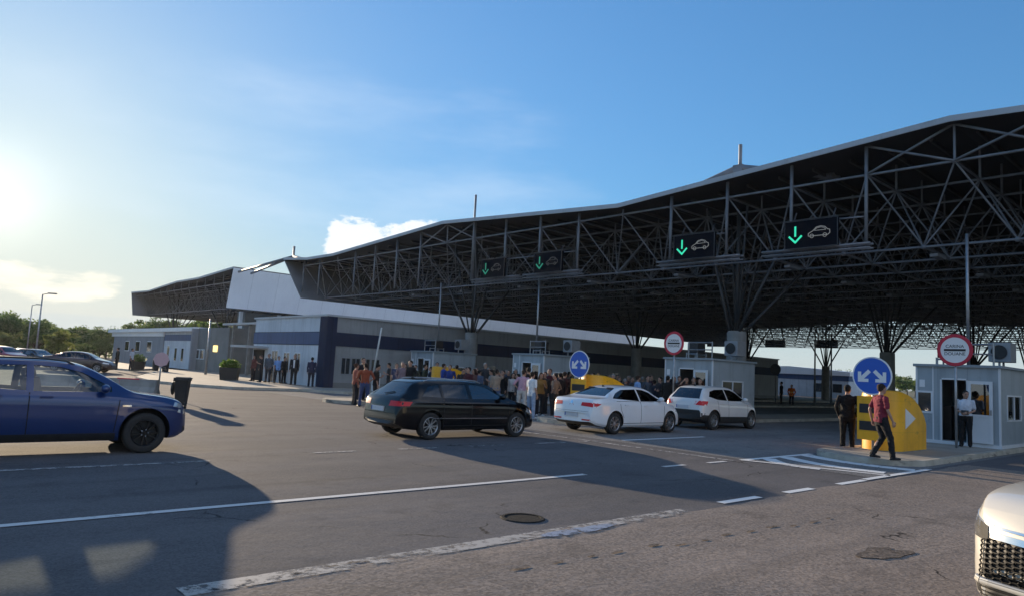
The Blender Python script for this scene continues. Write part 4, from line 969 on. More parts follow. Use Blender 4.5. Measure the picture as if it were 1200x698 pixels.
def patch(mb, bvh, poly, axis, sign, off, thick=0.0, step=.09):
    """outline in the side view (x,z) or end view (y,z), laid onto the body surface; off > 0 stands proud"""
    bm = bmesh.new(); vs = []
    for a, b in poly: vs.append(bm.verts.new((a, 0, b) if axis == 'y' else (0, a, b)))
    f = bm.faces.new(vs); bmesh.ops.triangulate(bm, faces=[f]) if len(vs) > 4 else None
    grid_cut(bm, step, (0, 2) if axis == 'y' else (1, 2))
    out = []; bm.verts.ensure_lookup_table(); last = None
    for v in bm.verts:
        if axis == 'y': o = Vector((v.co.x, sign * 3, v.co.z)); d = Vector((0, -sign, 0))
        else: o = Vector((sign * 9, v.co.y, v.co.z)); d = Vector((-sign, 0, 0))
        h = bvh.ray_cast(o, d)
        p = h[0] - d * off if h[0] is not None else None
        out.append(p)
    good = [p for p in out if p is not None]
    if not good: bm.free(); return
    for i, p in enumerate(out):
        if p is None:
            co = bm.verts[i].co; q = min(good, key=lambda g: (g.z - co.z) ** 2 + ((g.x - co.x) ** 2 if axis == 'y' else (g.y - co.y) ** 2)); out[i] = q.copy()
    fs = [[v.index for v in f.verts] for f in bm.faces]
    dn = Vector((0, -sign, 0)) if axis == 'y' else Vector((-sign, 0, 0))
    if thick:
        n = len(out); cnt = {}
        for f in fs:
            for a, b in zip(f, f[1:] + f[:1]): cnt[frozenset((a, b))] = cnt.get(frozenset((a, b)), 0) + 1
        fs2 = [[i + n for i in reversed(f)] for f in fs]
        for f in fs:
            for a, b in zip(f, f[1:] + f[:1]):
                if cnt[frozenset((a, b))] == 1: fs2.append([b, a, a + n, b + n])
        fs += fs2; out += [p + dn * thick for p in out]
    else:
        fs = [f if (out[f[1]] - out[f[0]]).cross(out[f[2]] - out[f[1]]).dot(dn) < 0 else f[::-1] for f in fs]
    mb.add(out, fs); bm.free()
def wheel_meshes(r, w, dark, spokes=10):
    t = MB(); t.lathe([(r * .66, -w * .46), (r * .70, -w * .5), (r * .9, -w * .5), (r * .965, -w * .44), (r, -w * .3), (r * 1.0, w * .3), (r * .965, w * .44), (r * .9, w * .5), (r * .70, w * .5), (r * .66, w * .46)], axis='Y', n=36, closed=True)
    tm = t.mesh('tyre', [M['rubber']], smooth=True, recalc=True)
    m = MB(); a = M['alloy_black'] if dark else M['alloy']
    m.lathe([(r * .685, -w * .44), (r * .64, -w * .47), (r * .60, -w * .40), (r * .60, w * .4), (r * .685, w * .44)], axis='Y', n=36, m=0)
    m.lathe([(0, w * .05), (r * .62, w * .05)], axis='Y', n=24, m=1)
    m.lathe([(0, -w * .42), (r * .10, -w * .42), (r * .14, -w * .36), (r * .14, 0)], axis='Y', n=16, m=0)
    for i in range(spokes):
        t_ = 2 * math.pi * (i + (.22 if i % 2 else 0)) / spokes; dx, dz = math.cos(t_), math.sin(t_); nx, nz = -dz, dx
        def P(rr, s, y): return (dx * rr + nx * s, y, dz * rr + nz * s)
        a0, a1 = r * .030, r * .045
        vs = [P(r * .12, -a0, -w * .40), P(r * .12, a0, -w * .40), P(r * .62, a1, -w * .43), P(r * .62, -a1, -w * .43), P(r * .12, -a0, -w * .22), P(r * .12, a0, -w * .22), P(r * .62, a1, -w * .28), P(r * .62, -a1, -w * .28)]
        m.add(vs, [(0, 1, 2, 3), (7, 6, 5, 4), (0, 4, 5, 1), (1, 5, 6, 2), (2, 6, 7, 3), (3, 7, 4, 0)], 0)
    for i in range(5):
        t_ = 2 * math.pi * i / 5; m.sphere((math.cos(t_) * r * .17, -w * .40, math.sin(t_) * r * .17), .012, 6, m=2)
    rm = m.mesh('rim', [a, M['black'], M['chrome']], smooth=True, recalc=True, sharp=35)
    return tm, rm

def build_car(name, sp, paint, label, group=None, hollow=True):
    S = Shape(sp); L = S.L; cx = L / 2
    mats = [paint, M['black'], M['dark']]
    root = empty(name, (0, 0, 0), 0, label, 'car', group)
    outer = solid(*S.loft(S.xs), mats)
    bvh = BVHTree.FromPolygons([v.co.copy() for v in outer.vertices], [tuple(p.vertices) for p in outer.polygons])
    r = sp['r']; wx = sp['wheels']
    # cutters: wheel wells, cabin, window openings
    cut = MB()
    for x in wx:
        for s in (-1, 1):
            y1 = float(S.w(x)); ra = r + sp.get('gap', .055)
            ys = sorted((s * (y1 - .30), s * (y1 + .2)))
            cut.lathe([(0, ys[0]), (ra, ys[0]), (ra, ys[1]), (0, ys[1])], c=(x, 0, r + .012), axis='Y', n=44, m=2)
    cutters = [cut.mesh('cut', mats, recalc=True)]
    if hollow:
        x0, x1 = sp['cabin']; xs = np.linspace(x0, x1, 40)
        v, f, mi = S.loft(xs, .055, .42); cutters.append(solid(v, f, [2] * len(f), mats))
        wc = MB()
        for poly in sp['side']:
            for s in (-1, 1): wc.prism([(x, s * .45, z) for x, z in poly], (0, s * .9, 0), 2)
        for poly, xa, xb in sp['ends']: wc.prism([(xa, y, z) for y, z in poly], (xb - xa, 0, 0), 2)
        cutters.append(wc.mesh('cut', mats, recalc=True))
    me = outer
    for c in cutters:
        co = bpy.data.objects.new('temporary_cut', c); C.objects.link(co)
        me = evaluated(me, [('BOOLEAN', dict(operation='DIFFERENCE', solver='EXACT', object=co, use_self=True))])
        bpy.data.objects.remove(co, do_unlink=True)
    # panel gaps and other thin dark lines on the paint
    seam = MB()
    for line in sp.get('seams', []):
        for s in (-1, 1):
            pts = []
            for (xa, za), (xb, zb) in zip(line, line[1:]):
                n = max(2, int(math.hypot(xb - xa, zb - za) / .06))
                pts += [(xa + (xb - xa) * i / n, za + (zb - za) * i / n) for i in range(n)]
            pts.append(line[-1]); prev = None
            for i, (x, z) in enumerate(pts):
                q = pts[min(i + 1, len(pts) - 1)]; p_ = pts[max(i - 1, 0)]; d = Vector((q[0] - p_[0], q[1] - p_[1])).normalized(); nn = Vector((-d.y, d.x)) * .008
                pr = []
                for k in (-1, 1):
                    h = bvh.ray_cast(Vector((x + nn.x * k, s * 3, z + nn.y * k)), Vector((0, -s, 0)))
                    pr.append(h[0] + Vector((0, s * .002, 0)) if h[0] is not None else None)
                if prev and all(prev) and all(pr): seam.add([prev[0], prev[1], pr[1], pr[0]], [(0, 1, 2, 3)], 2)
                prev = pr
    bm = bmesh.new(); bm.from_mesh(me)
    if seam.v:
        sm = seam.mesh('seam', mats); b2 = bmesh.new(); bm.from_mesh(sm); b2.free()
    bm.to_mesh(me); bm.free()
    if len(me.materials) < 3:
        me.materials.clear(); [me.materials.append(m_) for m_ in mats]
    me.transform(Matrix.Translation((-cx, 0, 0)))
    me.polygons.foreach_set('use_smooth', [True] * len(me.polygons)); me.set_sharp_from_angle(angle=R(28)); me.update()
    body = link_mesh('body', me, root)
    def part(nm, mb, mt, parent=root, smooth=True, recalc=True, sharp=40):
        mb.v = [(v[0] - cx, v[1], v[2]) for v in mb.v]
        return mb.build(nm, mt, parent, smooth=smooth, recalc=recalc, sharp=sharp)
    gm = sp.get('glass', ['glass'] * len(sp['side']))
    off = -.012 if hollow else .004
    for poly, g_ in zip(sp['side'], gm):
        cxp = sum(p[0] for p in poly) / len(poly); czp = sum(p[1] for p in poly) / len(poly)
        big = [(x + .012 * (1 if x > cxp else -1), z + .010 * (1 if z > czp else -1)) for x, z in poly] if hollow else poly
        for s in (-1, 1):
            b = MB(); patch(b, bvh, big, 'y', s, off); part('side_window', b, M[g_], recalc=False)
    for (poly, xa, xb), sgn, nm in zip(sp['ends'], (-1, 1), ('rear_window', 'windscreen')):
        b = MB(); patch(b, bvh, [(y * 1.02, z) for y, z in poly], 'x', sgn, off, step=.1); part(nm, b, M[sp.get('endglass', ('privacy', 'glass'))[0 if sgn < 0 else 1]], recalc=False)
    for nm, mt, axis, sgn, poly, o_, th in sp.get('patches', []):
        sides = (1, -1) if axis == 'y' else (sgn,)
        if axis == 'y':
            for s in sides: b = MB(); patch(b, bvh, poly, 'y', s, o_, th, .07); part(nm, b, M[mt])
        elif axis == 'x2':          # mirrored pair seen from the end
            for k in (1, -1): b = MB(); patch(b, bvh, [(k * y, z) for y, z in poly], 'x', sgn, o_, th, .06); part(nm, b, M[mt])
        else: b = MB(); patch(b, bvh, poly, 'x', sgn, o_, th, .07); part(nm, b, M[mt])
    tm, rm = wheel_meshes(r, .21, sp.get('dark_wheels', False), sp.get('spokes', 10))
    for x in wx:
        yw = float(S.w(x)) - .125
        for s in (-1, 1):
            w_ = link_mesh('wheel', tm, root, (x - cx, s * yw, r), 0 if s < 0 else math.pi); link_mesh('rim', rm, w_)
    # mirrors and handles
    mx, mz = sp['mirror']
    for s in (-1, 1):
        h = bvh.ray_cast(Vector((mx, s * 3, mz - .02)), Vector((0, -s, 0))); y = abs(h[0].y) if h[0] is not None else .8
        b = MB(); b.sphere((mx, s * (y + .13), mz + .03), (.075, .115, .075), 12); b.tube((mx + .02, s * (y - .03), mz - .02), (mx + .01, s * (y + .07), mz), .028, n=8)
        part('mirror', b, paint if sp.get('mirror_paint', True) else M['black'])
        for hx, hz in sp.get('handles', []):
            h = bvh.ray_cast(Vector((hx, s * 3, hz)), Vector((0, -s, 0)))
            if h[0] is not None:
                b = MB(); yy = h[0].y; b.box(hx - .09, hx + .09, *sorted((yy - s * .01, yy + s * .028)), hz - .014, hz + .014); part('door_handle', b, paint, smooth=False)
    for y0, zz in ((0, sp['plate']),) if 'plate' in sp else ():
        h = bvh.ray_cast(Vector((-5, 0, zz)), Vector((1, 0, 0))); x = h[0].x - .016
        b = MB(); b.box(x - .008, x + .04, -.26, .26, zz - .055, zz + .055); po = part('number_plate', b, M['plate_white'], smooth=False)
        b = MB(); b.box(x - .011, x - .008, .225, .26, zz - .05, zz + .05); part('blue_band', b, M['plate_blue'], po, smooth=False)
    if sp.get('rails'):
        x0, x1 = sp['rails']
        for s in (-1, 1):
            b = MB(); prev = None
            for i in range(13):
                x = x0 + (x1 - x0) * i / 12; y = s * (float(S.wr(x)) - .035); h = bvh.ray_cast(Vector((x, y, 4)), Vector((0, 0, -1)))
                p = h[0] + Vector((0, 0, .035 if 0 < i < 12 else -.005))
                if prev: b.tube(prev, p, .016, n=8)
                prev = p
            part('roof_rail', b, M[sp.get('rail_mat', 'galv')])
    if 'antenna' in sp:
        x = sp['antenna']; z = float(S.zt(x)); b = MB(); b.prism([(x - .09, -.012, z - .01), (x + .07, -.012, z - .01), (x - .07, -.012, z + .055)], (0, .024, 0)); part('antenna_fin', b, M['black'], smooth=False)
    if sp.get('wiper'):
        z = sp['wiper']; h = bvh.ray_cast(Vector((-5, 0, z)), Vector((1, 0, 0))); h2 = bvh.ray_cast(Vector((-5, -.3, z + .05)), Vector((1, 0, 0)))
        b = MB(); b.tube(h[0] + Vector((-.02, 0, 0)), h2[0] + Vector((-.02, 0, 0)), .012, n=6); part('rear_wiper', b, M['black'])
    if hollow:
        xa = sp['seats']
        for x in xa:
            for y in (-.37, .37):
                b = MB(); b.obox((x, y, .62), (.5, .48, .2)); b.obox((x - .3, y, .95), (.14, .46, .62), mat3=Matrix.Rotation(R(-12), 3, 'Y')); b.obox((x - .38, y, 1.30), (.09, .26, .17), mat3=Matrix.Rotation(R(-12), 3, 'Y'))
                b.v = [(v[0] - cx, v[1], v[2]) for v in b.v]; b.build('seat', M['seat'], root, bevel=.03)
        b = MB(); xw = xa[-1] + .42; b.lathe([(.17, -.012), (.19, -.012), (.19, .012), (.17, .012)], axis='X', n=24, closed=True)
        Rm = Matrix.Rotation(R(25), 3, 'Y'); b.v = [tuple(Rm @ Vector(v) + Vector((xw - cx, .37, .98))) for v in b.v]; b.build('steering_wheel', M['black'], root, smooth=True)
    return root

BOT = lambda L, a=.2: [(0, a + .16), (.25, a + .06), (.9, a), (L - .9, a), (L - .2, a + .02), (L, a + .12)]
WAGON = dict(top=[(0, .62), (.03, .80), (.09, .96), (.35, 1.15), (.62, 1.355), (.80, 1.41), (1.3, 1.445), (2.0, 1.455), (2.6, 1.43), (2.95, 1.365), (3.3, 1.17), (3.62, 1.0), (3.8, .95), (4.3, .865), (4.55, .77), (4.66, .66), (4.72, .55)],
    belt=[(0, .60), (.1, .88), (.5, .95), (2, .925), (3.5, .90), (4.2, .80), (4.72, .5)], bottom=BOT(4.72),
    width=[(0, .72), (.08, .81), (.4, .885), (1, .91), (3.8, .91), (4.2, .88), (4.5, .80), (4.66, .68), (4.72, .5)], roofw=[(0, .62), (.6, .57), (2, .60), (2.9, .58), (3.6, .64), (4.72, .5)],
    r=.325, wheels=(.97, 3.78), cabin=(.5, 3.45), seats=(1.5, 2.45),
    side=[[(.72, 1.03), (1.0, 1.28), (1.30, 1.325), (1.30, 1.01)], [(1.37, 1.0), (1.37, 1.335), (2.16, 1.345), (2.16, .985)], [(2.25, .985), (2.25, 1.345), (2.6, 1.33), (2.9, 1.26), (3.36, 1.03), (3.36, .985)]],
    glass=['privacy', 'privacy', 'winglass'], ends=[([(-.60, 1.02), (.60, 1.02), (.50, 1.345), (-.50, 1.345)], -.05, .9), ([(-.66, 1.03), (.66, 1.03), (.52, 1.36), (-.52, 1.36)], 2.75, 4.0)], endglass=('privacy', 'winglass'),
    seams=[[(1.33, .34), (1.33, .97)], [(2.2, .33), (2.2, .97)], [(3.42, .36), (3.45, .92)], [(1.33, .33), (3.42, .33)], [(1.05, .66), (1.33, .7)]],
    patches=[('tail_light', 'taillight', 'x2', -1, [(.42, .78), (.84, .79), (.84, .90), (.44, .91)], .008, .04), ('tail_light', 'taillight', 'y', 0, [(.02, .79), (.34, .80), (.42, .90), (.08, .90)], .006, .03),
             ('chrome_strip', 'chrome', 'y', 0, [(1.0, .505), (3.4, .50), (3.4, .515), (1.0, .52)], .005, .01), ('bumper_trim', 'black', 'x', -1, [(-.62, .36), (.62, .36), (.62, .44), (-.62, .44)], .006, .03),
             ('boot_edge', 'black', 'x', -1, [(-.66, .60), (.66, .60), (.66, .612), (-.66, .612)], .003, .01), ('headlight', 'headlight', 'y', 0, [(4.1, .66), (4.5, .62), (4.5, .70), (4.15, .76)], .006, .03), ('grille', 'black', 'x', 1, [(-.4, .38), (.4, .38), (.45, .68), (-.45, .68)], .006, .03)],
    mirror=(3.2, 1.02), handles=[(1.55, .84), (2.42, .82)], plate=.70, rails=(.9, 2.7), wiper=1.06, antenna=1.0)
SEDAN = dict(top=[(0, .62), (.03, .84), (.08, .99), (.14, 1.035), (.55, 1.07), (.72, 1.10), (1.05, 1.24), (1.45, 1.395), (1.8, 1.45), (2.3, 1.465), (2.7, 1.435), (3.0, 1.365), (3.4, 1.165), (3.7, 1.01), (3.9, .955), (4.35, .87), (4.6, .77), (4.7, .66), (4.77, .55)],
    belt=[(0, .60), (.08, .93), (.5, .99), (2, .945), (3.5, .915), (4.2, .81), (4.77, .5)], bottom=BOT(4.77),
    width=[(0, .74), (.08, .82), (.4, .89), (1, .915), (3.8, .915), (4.2, .885), (4.5, .81), (4.7, .68), (4.77, .5)], roofw=[(0, .72), (.7, .66), (1.4, .57), (2.2, .60), (3.0, .58), (3.7, .64), (4.77, .5)],
    r=.325, wheels=(1.04, 3.83), cabin=(1.0, 3.5), seats=(1.75, 2.65),
    side=[[(1.02, 1.07), (1.30, 1.23), (1.58, 1.33), (2.24, 1.36), (2.24, 1.0)], [(2.31, 1.0), (2.31, 1.362), (2.65, 1.34), (2.95, 1.27), (3.42, 1.045), (3.42, 1.0)]],
    glass=['privacy', 'privacy'], ends=[([(-.62, 1.13), (.62, 1.13), (.50, 1.36), (-.50, 1.36)], .5, 1.6), ([(-.66, 1.05), (.66, 1.05), (.52, 1.36), (-.52, 1.36)], 2.8, 4.05)], endglass=('privacy', 'privacy'),
    seams=[[(1.42, .5), (1.28, .75), (1.25, .98)], [(2.27, .33), (2.27, .98)], [(3.46, .36), (3.48, .93)], [(1.42, .33), (3.46, .33)]],
    patches=[('tail_light', 'taillight', 'x2', -1, [(.38, .83), (.84, .80), (.84, .93), (.40, .93)], .008, .04), ('tail_light', 'taillight', 'y', 0, [(.03, .82), (.26, .83), (.40, .90), (.05, .93)], .006, .03),
             ('boot_edge', 'black', 'x', -1, [(-.66, .66), (.66, .66), (.66, .668), (-.66, .668)], .003, .01), ('reflector', 'taillight', 'x2', -1, [(.42, .40), (.74, .40), (.74, .44), (.42, .44)], .006, .02),
             ('badge', 'chrome', 'x', -1, [(-.05, .88), (.05, .88), (.05, .97), (-.05, .97)], .006, .01), ('headlight', 'headlight', 'y', 0, [(4.15, .68), (4.55, .63), (4.55, .71), (4.2, .77)], .006, .03), ('window_trim', 'chrome', 'y', 0, [(1.1, .985), (3.4, .982), (3.4, .992), (1.1, .995)], .004, .01)],
    mirror=(3.28, 1.04), handles=[(1.55, .88), (2.48, .86)], plate=.55, antenna=1.5, spokes=10)
CROSS = dict(top=[(0, .70), (.03, .90), (.08, 1.04), (.25, 1.25), (.45, 1.44), (.62, 1.52), (1.1, 1.56), (1.7, 1.565), (2.2, 1.53), (2.5, 1.45), (2.85, 1.25), (3.15, 1.085), (3.35, 1.03), (3.75, .95), (3.95, .84), (4.06, .72), (4.12, .55)],
    belt=[(0, .66), (.08, .94), (.4, 1.06), (1.2, 1.0), (2.9, .95), (3.6, .86), (4.12, .5)], bottom=BOT(4.12, .21),
    width=[(0, .72), (.08, .80), (.35, .87), (.9, .89), (3.3, .89), (3.7, .86), (3.95, .77), (4.06, .65), (4.12, .5)], roofw=[(0, .64), (.5, .58), (1.6, .60), (2.5, .58), (3.15, .64), (4.12, .5)],
    r=.335, wheels=(.72, 3.32), cabin=(.4, 3.0), seats=(1.25, 2.1), clad=5,
    side=[[(.52, 1.18), (.70, 1.36), (1.05, 1.43), (1.62, 1.45), (1.62, 1.05), (1.0, 1.08)], [(1.69, 1.045), (1.69, 1.45), (2.1, 1.435), (2.45, 1.34), (2.9, 1.12), (2.92, 1.03)]],
    glass=['privacy', 'privacy'], ends=[([(-.60, 1.10), (.60, 1.10), (.48, 1.46), (-.48, 1.46)], -.05, .75), ([(-.64, 1.12), (.64, 1.12), (.5, 1.46), (-.5, 1.46)], 2.35, 3.5)], endglass=('privacy', 'privacy'),
    seams=[[(1.1, .5), (.98, .75), (.95, 1.05)], [(1.655, .4), (1.655, 1.03)], [(2.98, .42), (3.0, .97)]],
    patches=[('tail_light', 'taillight', 'x2', -1, [(.50, .88), (.84, .86), (.84, 1.02), (.62, 1.03)], .01, .05), ('tail_light', 'taillight', 'y', 0, [(.05, .88), (.30, .92), (.34, 1.02), (.10, 1.03)], .006, .03), ('rear_bumper', 'black', 'x', -1, [(-.8, .36), (.8, .36), (.82, .60), (-.82, .60)], .01, .04),
             ('headlight', 'headlight', 'y', 0, [(3.55, .74), (3.95, .66), (3.95, .76), (3.6, .84)], .006, .03)],
    mirror=(2.75, 1.07), handles=[(1.2, .94), (1.85, .92)], plate=.80, antenna=.8, spokes=10)
SUV = dict(top=[(0, .70), (.04, .95), (.1, 1.08), (.3, 1.3), (.5, 1.46), (.7, 1.53), (1.2, 1.565), (1.8, 1.565), (2.2, 1.535), (2.48, 1.47), (2.85, 1.275), (3.15, 1.095), (3.3, 1.045), (3.75, .985), (4.0, .935), (4.13, .87), (4.2, .78), (4.24, .64), (4.25, .52)],
    belt=[(0, .66), (.08, .94), (.4, 1.02), (2.9, .97), (3.6, .91), (4.0, .86), (4.15, .78), (4.25, .50)], bottom=BOT(4.25, .21), gap=.075,
    width=[(0, .74), (.08, .82), (.35, .88), (.9, .90), (3.4, .90), (3.8, .875), (4.05, .82), (4.18, .74), (4.25, .60)], roofw=[(0, .64), (.5, .59), (1.6, .61), (2.5, .59), (3.15, .66), (4.25, .5)],
    r=.345, wheels=(.78, 3.42), cabin=(.4, 3.0), seats=(1.25, 2.12), dark_wheels=True, spokes=10,
    side=[[(.55, 1.12), (.72, 1.38), (1.0, 1.43), (1.62, 1.45), (1.62, 1.05)], [(1.72, 1.04), (1.72, 1.45), (2.1, 1.43), (2.42, 1.35), (2.86, 1.12), (2.86, 1.04)]],
    glass=['glass', 'glass'], ends=[([(-.60, 1.10), (.60, 1.10), (.48, 1.46), (-.48, 1.46)], -.05, .75), ([(-.64, 1.13), (.64, 1.13), (.5, 1.46), (-.5, 1.46)], 2.3, 3.5)], endglass=('privacy', 'glass'),
    seams=[[(1.15, .5), (1.0, .75), (1.0, 1.02)], [(1.67, .36), (1.67, 1.02)], [(2.92, .38), (2.98, .97)], [(1.15, .35), (2.92, .35)]],
    patches=[('headlight', 'headlight', 'y', 0, [(3.86, .80), (4.16, .74), (4.16, .80), (3.9, .88)], .006, .03), ('indicator', 'headlight', 'y', 0, [(3.95, .70), (4.14, .64), (4.12, .73), (3.97, .75)], .005, .02), ('fender_badge', 'chrome', 'y', 0, [(3.02, .80), (3.16, .80), (3.16, .83), (3.02, .83)], .004, .01),
             ('sill_trim', 'black', 'y', 0, [(1.2, .235), (2.95, .235), (2.95, .36), (1.2, .36)], .008, .02), ('front_bumper', 'black', 'x', 1, [(-.66, .27), (.66, .27), (.7, .44), (-.7, .44)], .008, .03), ('grille', 'black', 'x', 1, [(-.5, .60), (.5, .60), (.55, .78), (-.55, .78)], .006, .03),
             ('tail_light', 'taillight', 'x2', -1, [(.42, .86), (.84, .85), (.84, 1.0), (.44, .98)], .01, .05)],
    mirror=(2.72, 1.07), handles=[(1.22, .96), (1.9, .95)], plate=.78, rails=(.8, 2.3), rail_mat='black')

blue = build_car('parked_suv', SUV, M['p_blue'], 'dark blue crossover car with black wheels, cut off by the left edge')
blue.location = (2.42, 14.42, 0)
black = build_car('estate_car', WAGON, M['p_black'], 'black estate car with silver roof rails and red tail lights at the queue end')
black.location = (11.58, 14.93, 0)
sed = build_car('saloon_car', SEDAN, M['p_white'], 'white four-door saloon car in the middle of the queue')
sed.location = (18.2, 14.75, 0)
cro = build_car('crossover_car', CROSS, M['p_offwhite'], 'off-white crossover car with black lower trim, first of the queue')
cro.location = (24.05, 15.0, 0)
for o in (blue, black, sed, cro): o['group'] = 'cars queueing in the lane'
def repaint(root, paint):
    for ch in root.children:
        if ch.name.split('.')[0] in ('body', 'mirror', 'door_handle'): set_mat(ch, 0, paint)
def car_copy(src, paint, loc, rz, label, group='cars parked at the far left'):
    c = copy_tree(src, loc=loc, rz=rz, label=label); c['group'] = group
    repaint(c, paint); return c
car_copy(sed, M['p_dark'], (11.6, 60.2, 0), R(-30), 'dark maroon car parked side-on behind the blue car roof')
car_copy(cro, M['p_red'], (7.9, 68.6, 0), R(-60), 'red crossover in the parked row, just left of the black estate')
car_copy(sed, M['p_red'], (3.6, 69.5, 0), R(-60), 'red saloon nearest the left picture edge in the parked row')
car_copy(black, M['p_black'], (10.1, 69.5, 0), R(-60), 'black estate car parked between the red car and the maroon car, far left')
car_copy(cro, M['p_white'], (5.8, 69.0, 0), R(-60), 'white car between the two red parked cars, far left')
car_copy(sed, M['p_black'], (33.5, 3.6, 0), 0, 'dark saloon showing only its tail light right of the nearest booth', None)

# the near ivory car whose front corner shows at the lower right
IV = dict(SUV); IV['dark_wheels'] = False
IV['top'] = SUV['top'][:11] + [(3.15, 1.135), (3.3, 1.105), (3.75, 1.055), (4.0, 1.005), (4.13, .935), (4.2, .82), (4.24, .66), (4.25, .52)]
IV['belt'] = [(0, .66), (.08, .94), (.4, 1.02), (2.9, 1.0), (3.6, .98), (4.0, .93), (4.15, .83), (4.25, .50)]
M['lamp_smoked'] = mat('smoked_head_light', (0.20, 0.19, 0.17), 0.08, 0.3, coat=1.0)
IV['patches'] = [('headlight', 'headlight', 'y', 0, [(3.72, .80), (4.20, .69), (4.20, .80), (3.8, .90)], .008, .04), ('headlight', 'lamp_smoked', 'x2', 1, [(.55, .70), (.80, .72), (.80, .86), (.57, .80)], .008, .04),
    ('chrome_bar', 'chrome', 'x', 1, [(-.50, .735), (.50, .735), (.54, .775), (-.54, .775)], .022, .03), ('chrome_bar', 'chrome', 'x', 1, [(-.53, .80), (.53, .80), (.54, .815), (-.54, .815)], .016, .03), ('grille_back', 'black', 'x', 1, [(-.62, .45), (.62, .45), (.56, .73), (-.56, .73)], .004, .02),
    ('lower_intake', 'black', 'x', 1, [(-.66, .30), (.66, .30), (.70, .42), (-.70, .42)], .006, .03), ('sill_trim', 'black', 'y', 0, [(1.2, .235), (2.95, .235), (2.95, .36), (1.2, .36)], .008, .02)]
iv = build_car('near_car', IV, M['p_ivory'], 'ivory white car at the lower right corner, only its headlight and honeycomb grille showing')
M['grille'] = mat('grille_black', (0.014, 0.014, 0.014), 0.6, spec=.15)
def ivory_front():
    S = Shape(IV); cx = S.L / 2; ou = solid(*S.loft(S.xs), [M['black']] * 3)
    bvh = BVHTree.FromPolygons([v.co.copy() for v in ou.vertices], [tuple(p.vertices) for p in ou.polygons])
    b = MB(); s = .034
    def P(y, z, o): 
        h = bvh.ray_cast(Vector((9, y, z)), Vector((-1, 0, 0))); return h[0] + Vector((o, 0, 0)) if h[0] is not None else None
    for row in range(-1, 9):
        for c_ in range(-14, 15):
            yc = c_ * s * 1.5 * 1.15; zc = .47 + row * s * .95 + (s * .475 if c_ % 2 else 0)
            if abs(yc) > .60 or not (.46 < zc < .725): continue
            for i in range(6):
                a0, a1 = math.pi / 3 * i, math.pi / 3 * (i + 1)
                p, q = P(yc + s * 1.1 * math.cos(a0), zc + s * .52 * math.sin(a0), .014), P(yc + s * 1.1 * math.cos(a1), zc + s * .52 * math.sin(a1), .014)
                if p and q: b.tube(p, q, .006, n=5, caps=False)
    for k in range(4):
        pts = [P(y, .325 + k * .026, .012) for y in np.linspace(-.62, .62, 16)]
        for p, q in zip(pts, pts[1:]):
            if p and q: b.tube(p, q, .006, n=5, caps=False)
    b.v = [(v[0] - cx, v[1], v[2]) for v in b.v]; b.build('honeycomb', M['grille'], iv, smooth=True)
    for zz, o in ((.45, .018), (.435, .022)):
        t = MB(); pts = [P(y, zz, .01) for y in np.linspace(-.66, .66, 22)]
        for p, q in zip(pts, pts[1:]):
            if p and q: t.tube(p, q, o, n=8, caps=False)
        t.v = [(v[0] - cx, v[1], v[2]) for v in t.v]; t.build('bumper_bar', M['galv'] if zz == .45 else M['p_ivory'], iv, smooth=True)
    h = P(0, .40, .02); t = MB(); t.box(h.x - cx - .03, h.x - cx + .012, -.26, .26, .37, .48); t.build('front_plate', M['plate_white'], iv)
ivory_front()
IV_ANG = R(158)
iv.rotation_euler = (0, 0, IV_ANG)
iv.location = (7.69, 0.25, 0); iv.scale = (1, 1, 1.05)
# ------------------------------------------------------------------ people
def tube_path(mb, pts, rad, n=12, flat=None):
    """limb: swept rings with rounded ends; rad per point (a number or (across, through)); flat = axis for the second radius"""
    P = [Vector(p) for p in pts]; rr_ = [(r, r) if isinstance(r, (int, float)) else r for r in rad]
    d0 = (P[1] - P[0]).normalized(); d1 = (P[-1] - P[-2]).normalized(); e0, e1 = min(rr_[0]), min(rr_[-1])
    P = [P[0] - d0 * e0 * .9, P[0] - d0 * e0 * .5] + P + [P[-1] + d1 * e1 * .5, P[-1] + d1 * e1 * .9]
    f = lambda r, k: (r[0] * k, r[1] * k)
    rr_ = [f(rr_[0], .35), f(rr_[0], .85)] + rr_ + [f(rr_[-1], .85), f(rr_[-1], .35)]
    ref = Vector(flat).normalized() if flat is not None else None; vs = []
    for i, p in enumerate(P):
        d = (P[min(i + 1, len(P) - 1)] - P[max(i - 1, 0)]).normalized()
        if ref is None: ref = Vector((0, 1, 0)) if abs(d.y) < .9 else Vector((1, 0, 0))
        a = (ref - d * ref.dot(d)).normalized(); b = d.cross(a)
        for k in range(n):
            t = 2 * math.pi * k / n; vs.append(p + a * math.cos(t) * rr_[i][0] + b * math.sin(t) * rr_[i][1])
    m = len(P); fs = [(i * n + k, i * n + (k + 1) % n, (i + 1) * n + (k + 1) % n, (i + 1) * n + k) for i in range(m - 1) for k in range(n)]
    fs += [tuple(reversed(range(n))), tuple(range((m - 1) * n, m * n))]; mb.add(vs, fs)
def rings(mb, rows, n=20, xf=None, sq=1.0):     # rows = [(z, cx, rx, ry)]
    vs = []
    for z, cx, rx, ry in rows:
        for k in range(n):
            t = 2 * math.pi * k / n; c, s = math.cos(t), math.sin(t)
            p = Vector((cx + rx * (abs(c) ** sq) * (1 if c > 0 else -1), ry * (abs(s) ** sq) * (1 if s > 0 else -1), z)); vs.append(xf(p) if xf else p)
    m = len(rows); fs = [(i * n + k, i * n + (k + 1) % n, (i + 1) * n + (k + 1) % n, (i + 1) * n + k) for i in range(m - 1) for k in range(n)]
    fs += [tuple(reversed(range(n))), tuple(range((m - 1) * n, m * n))]; mb.add(vs, fs)
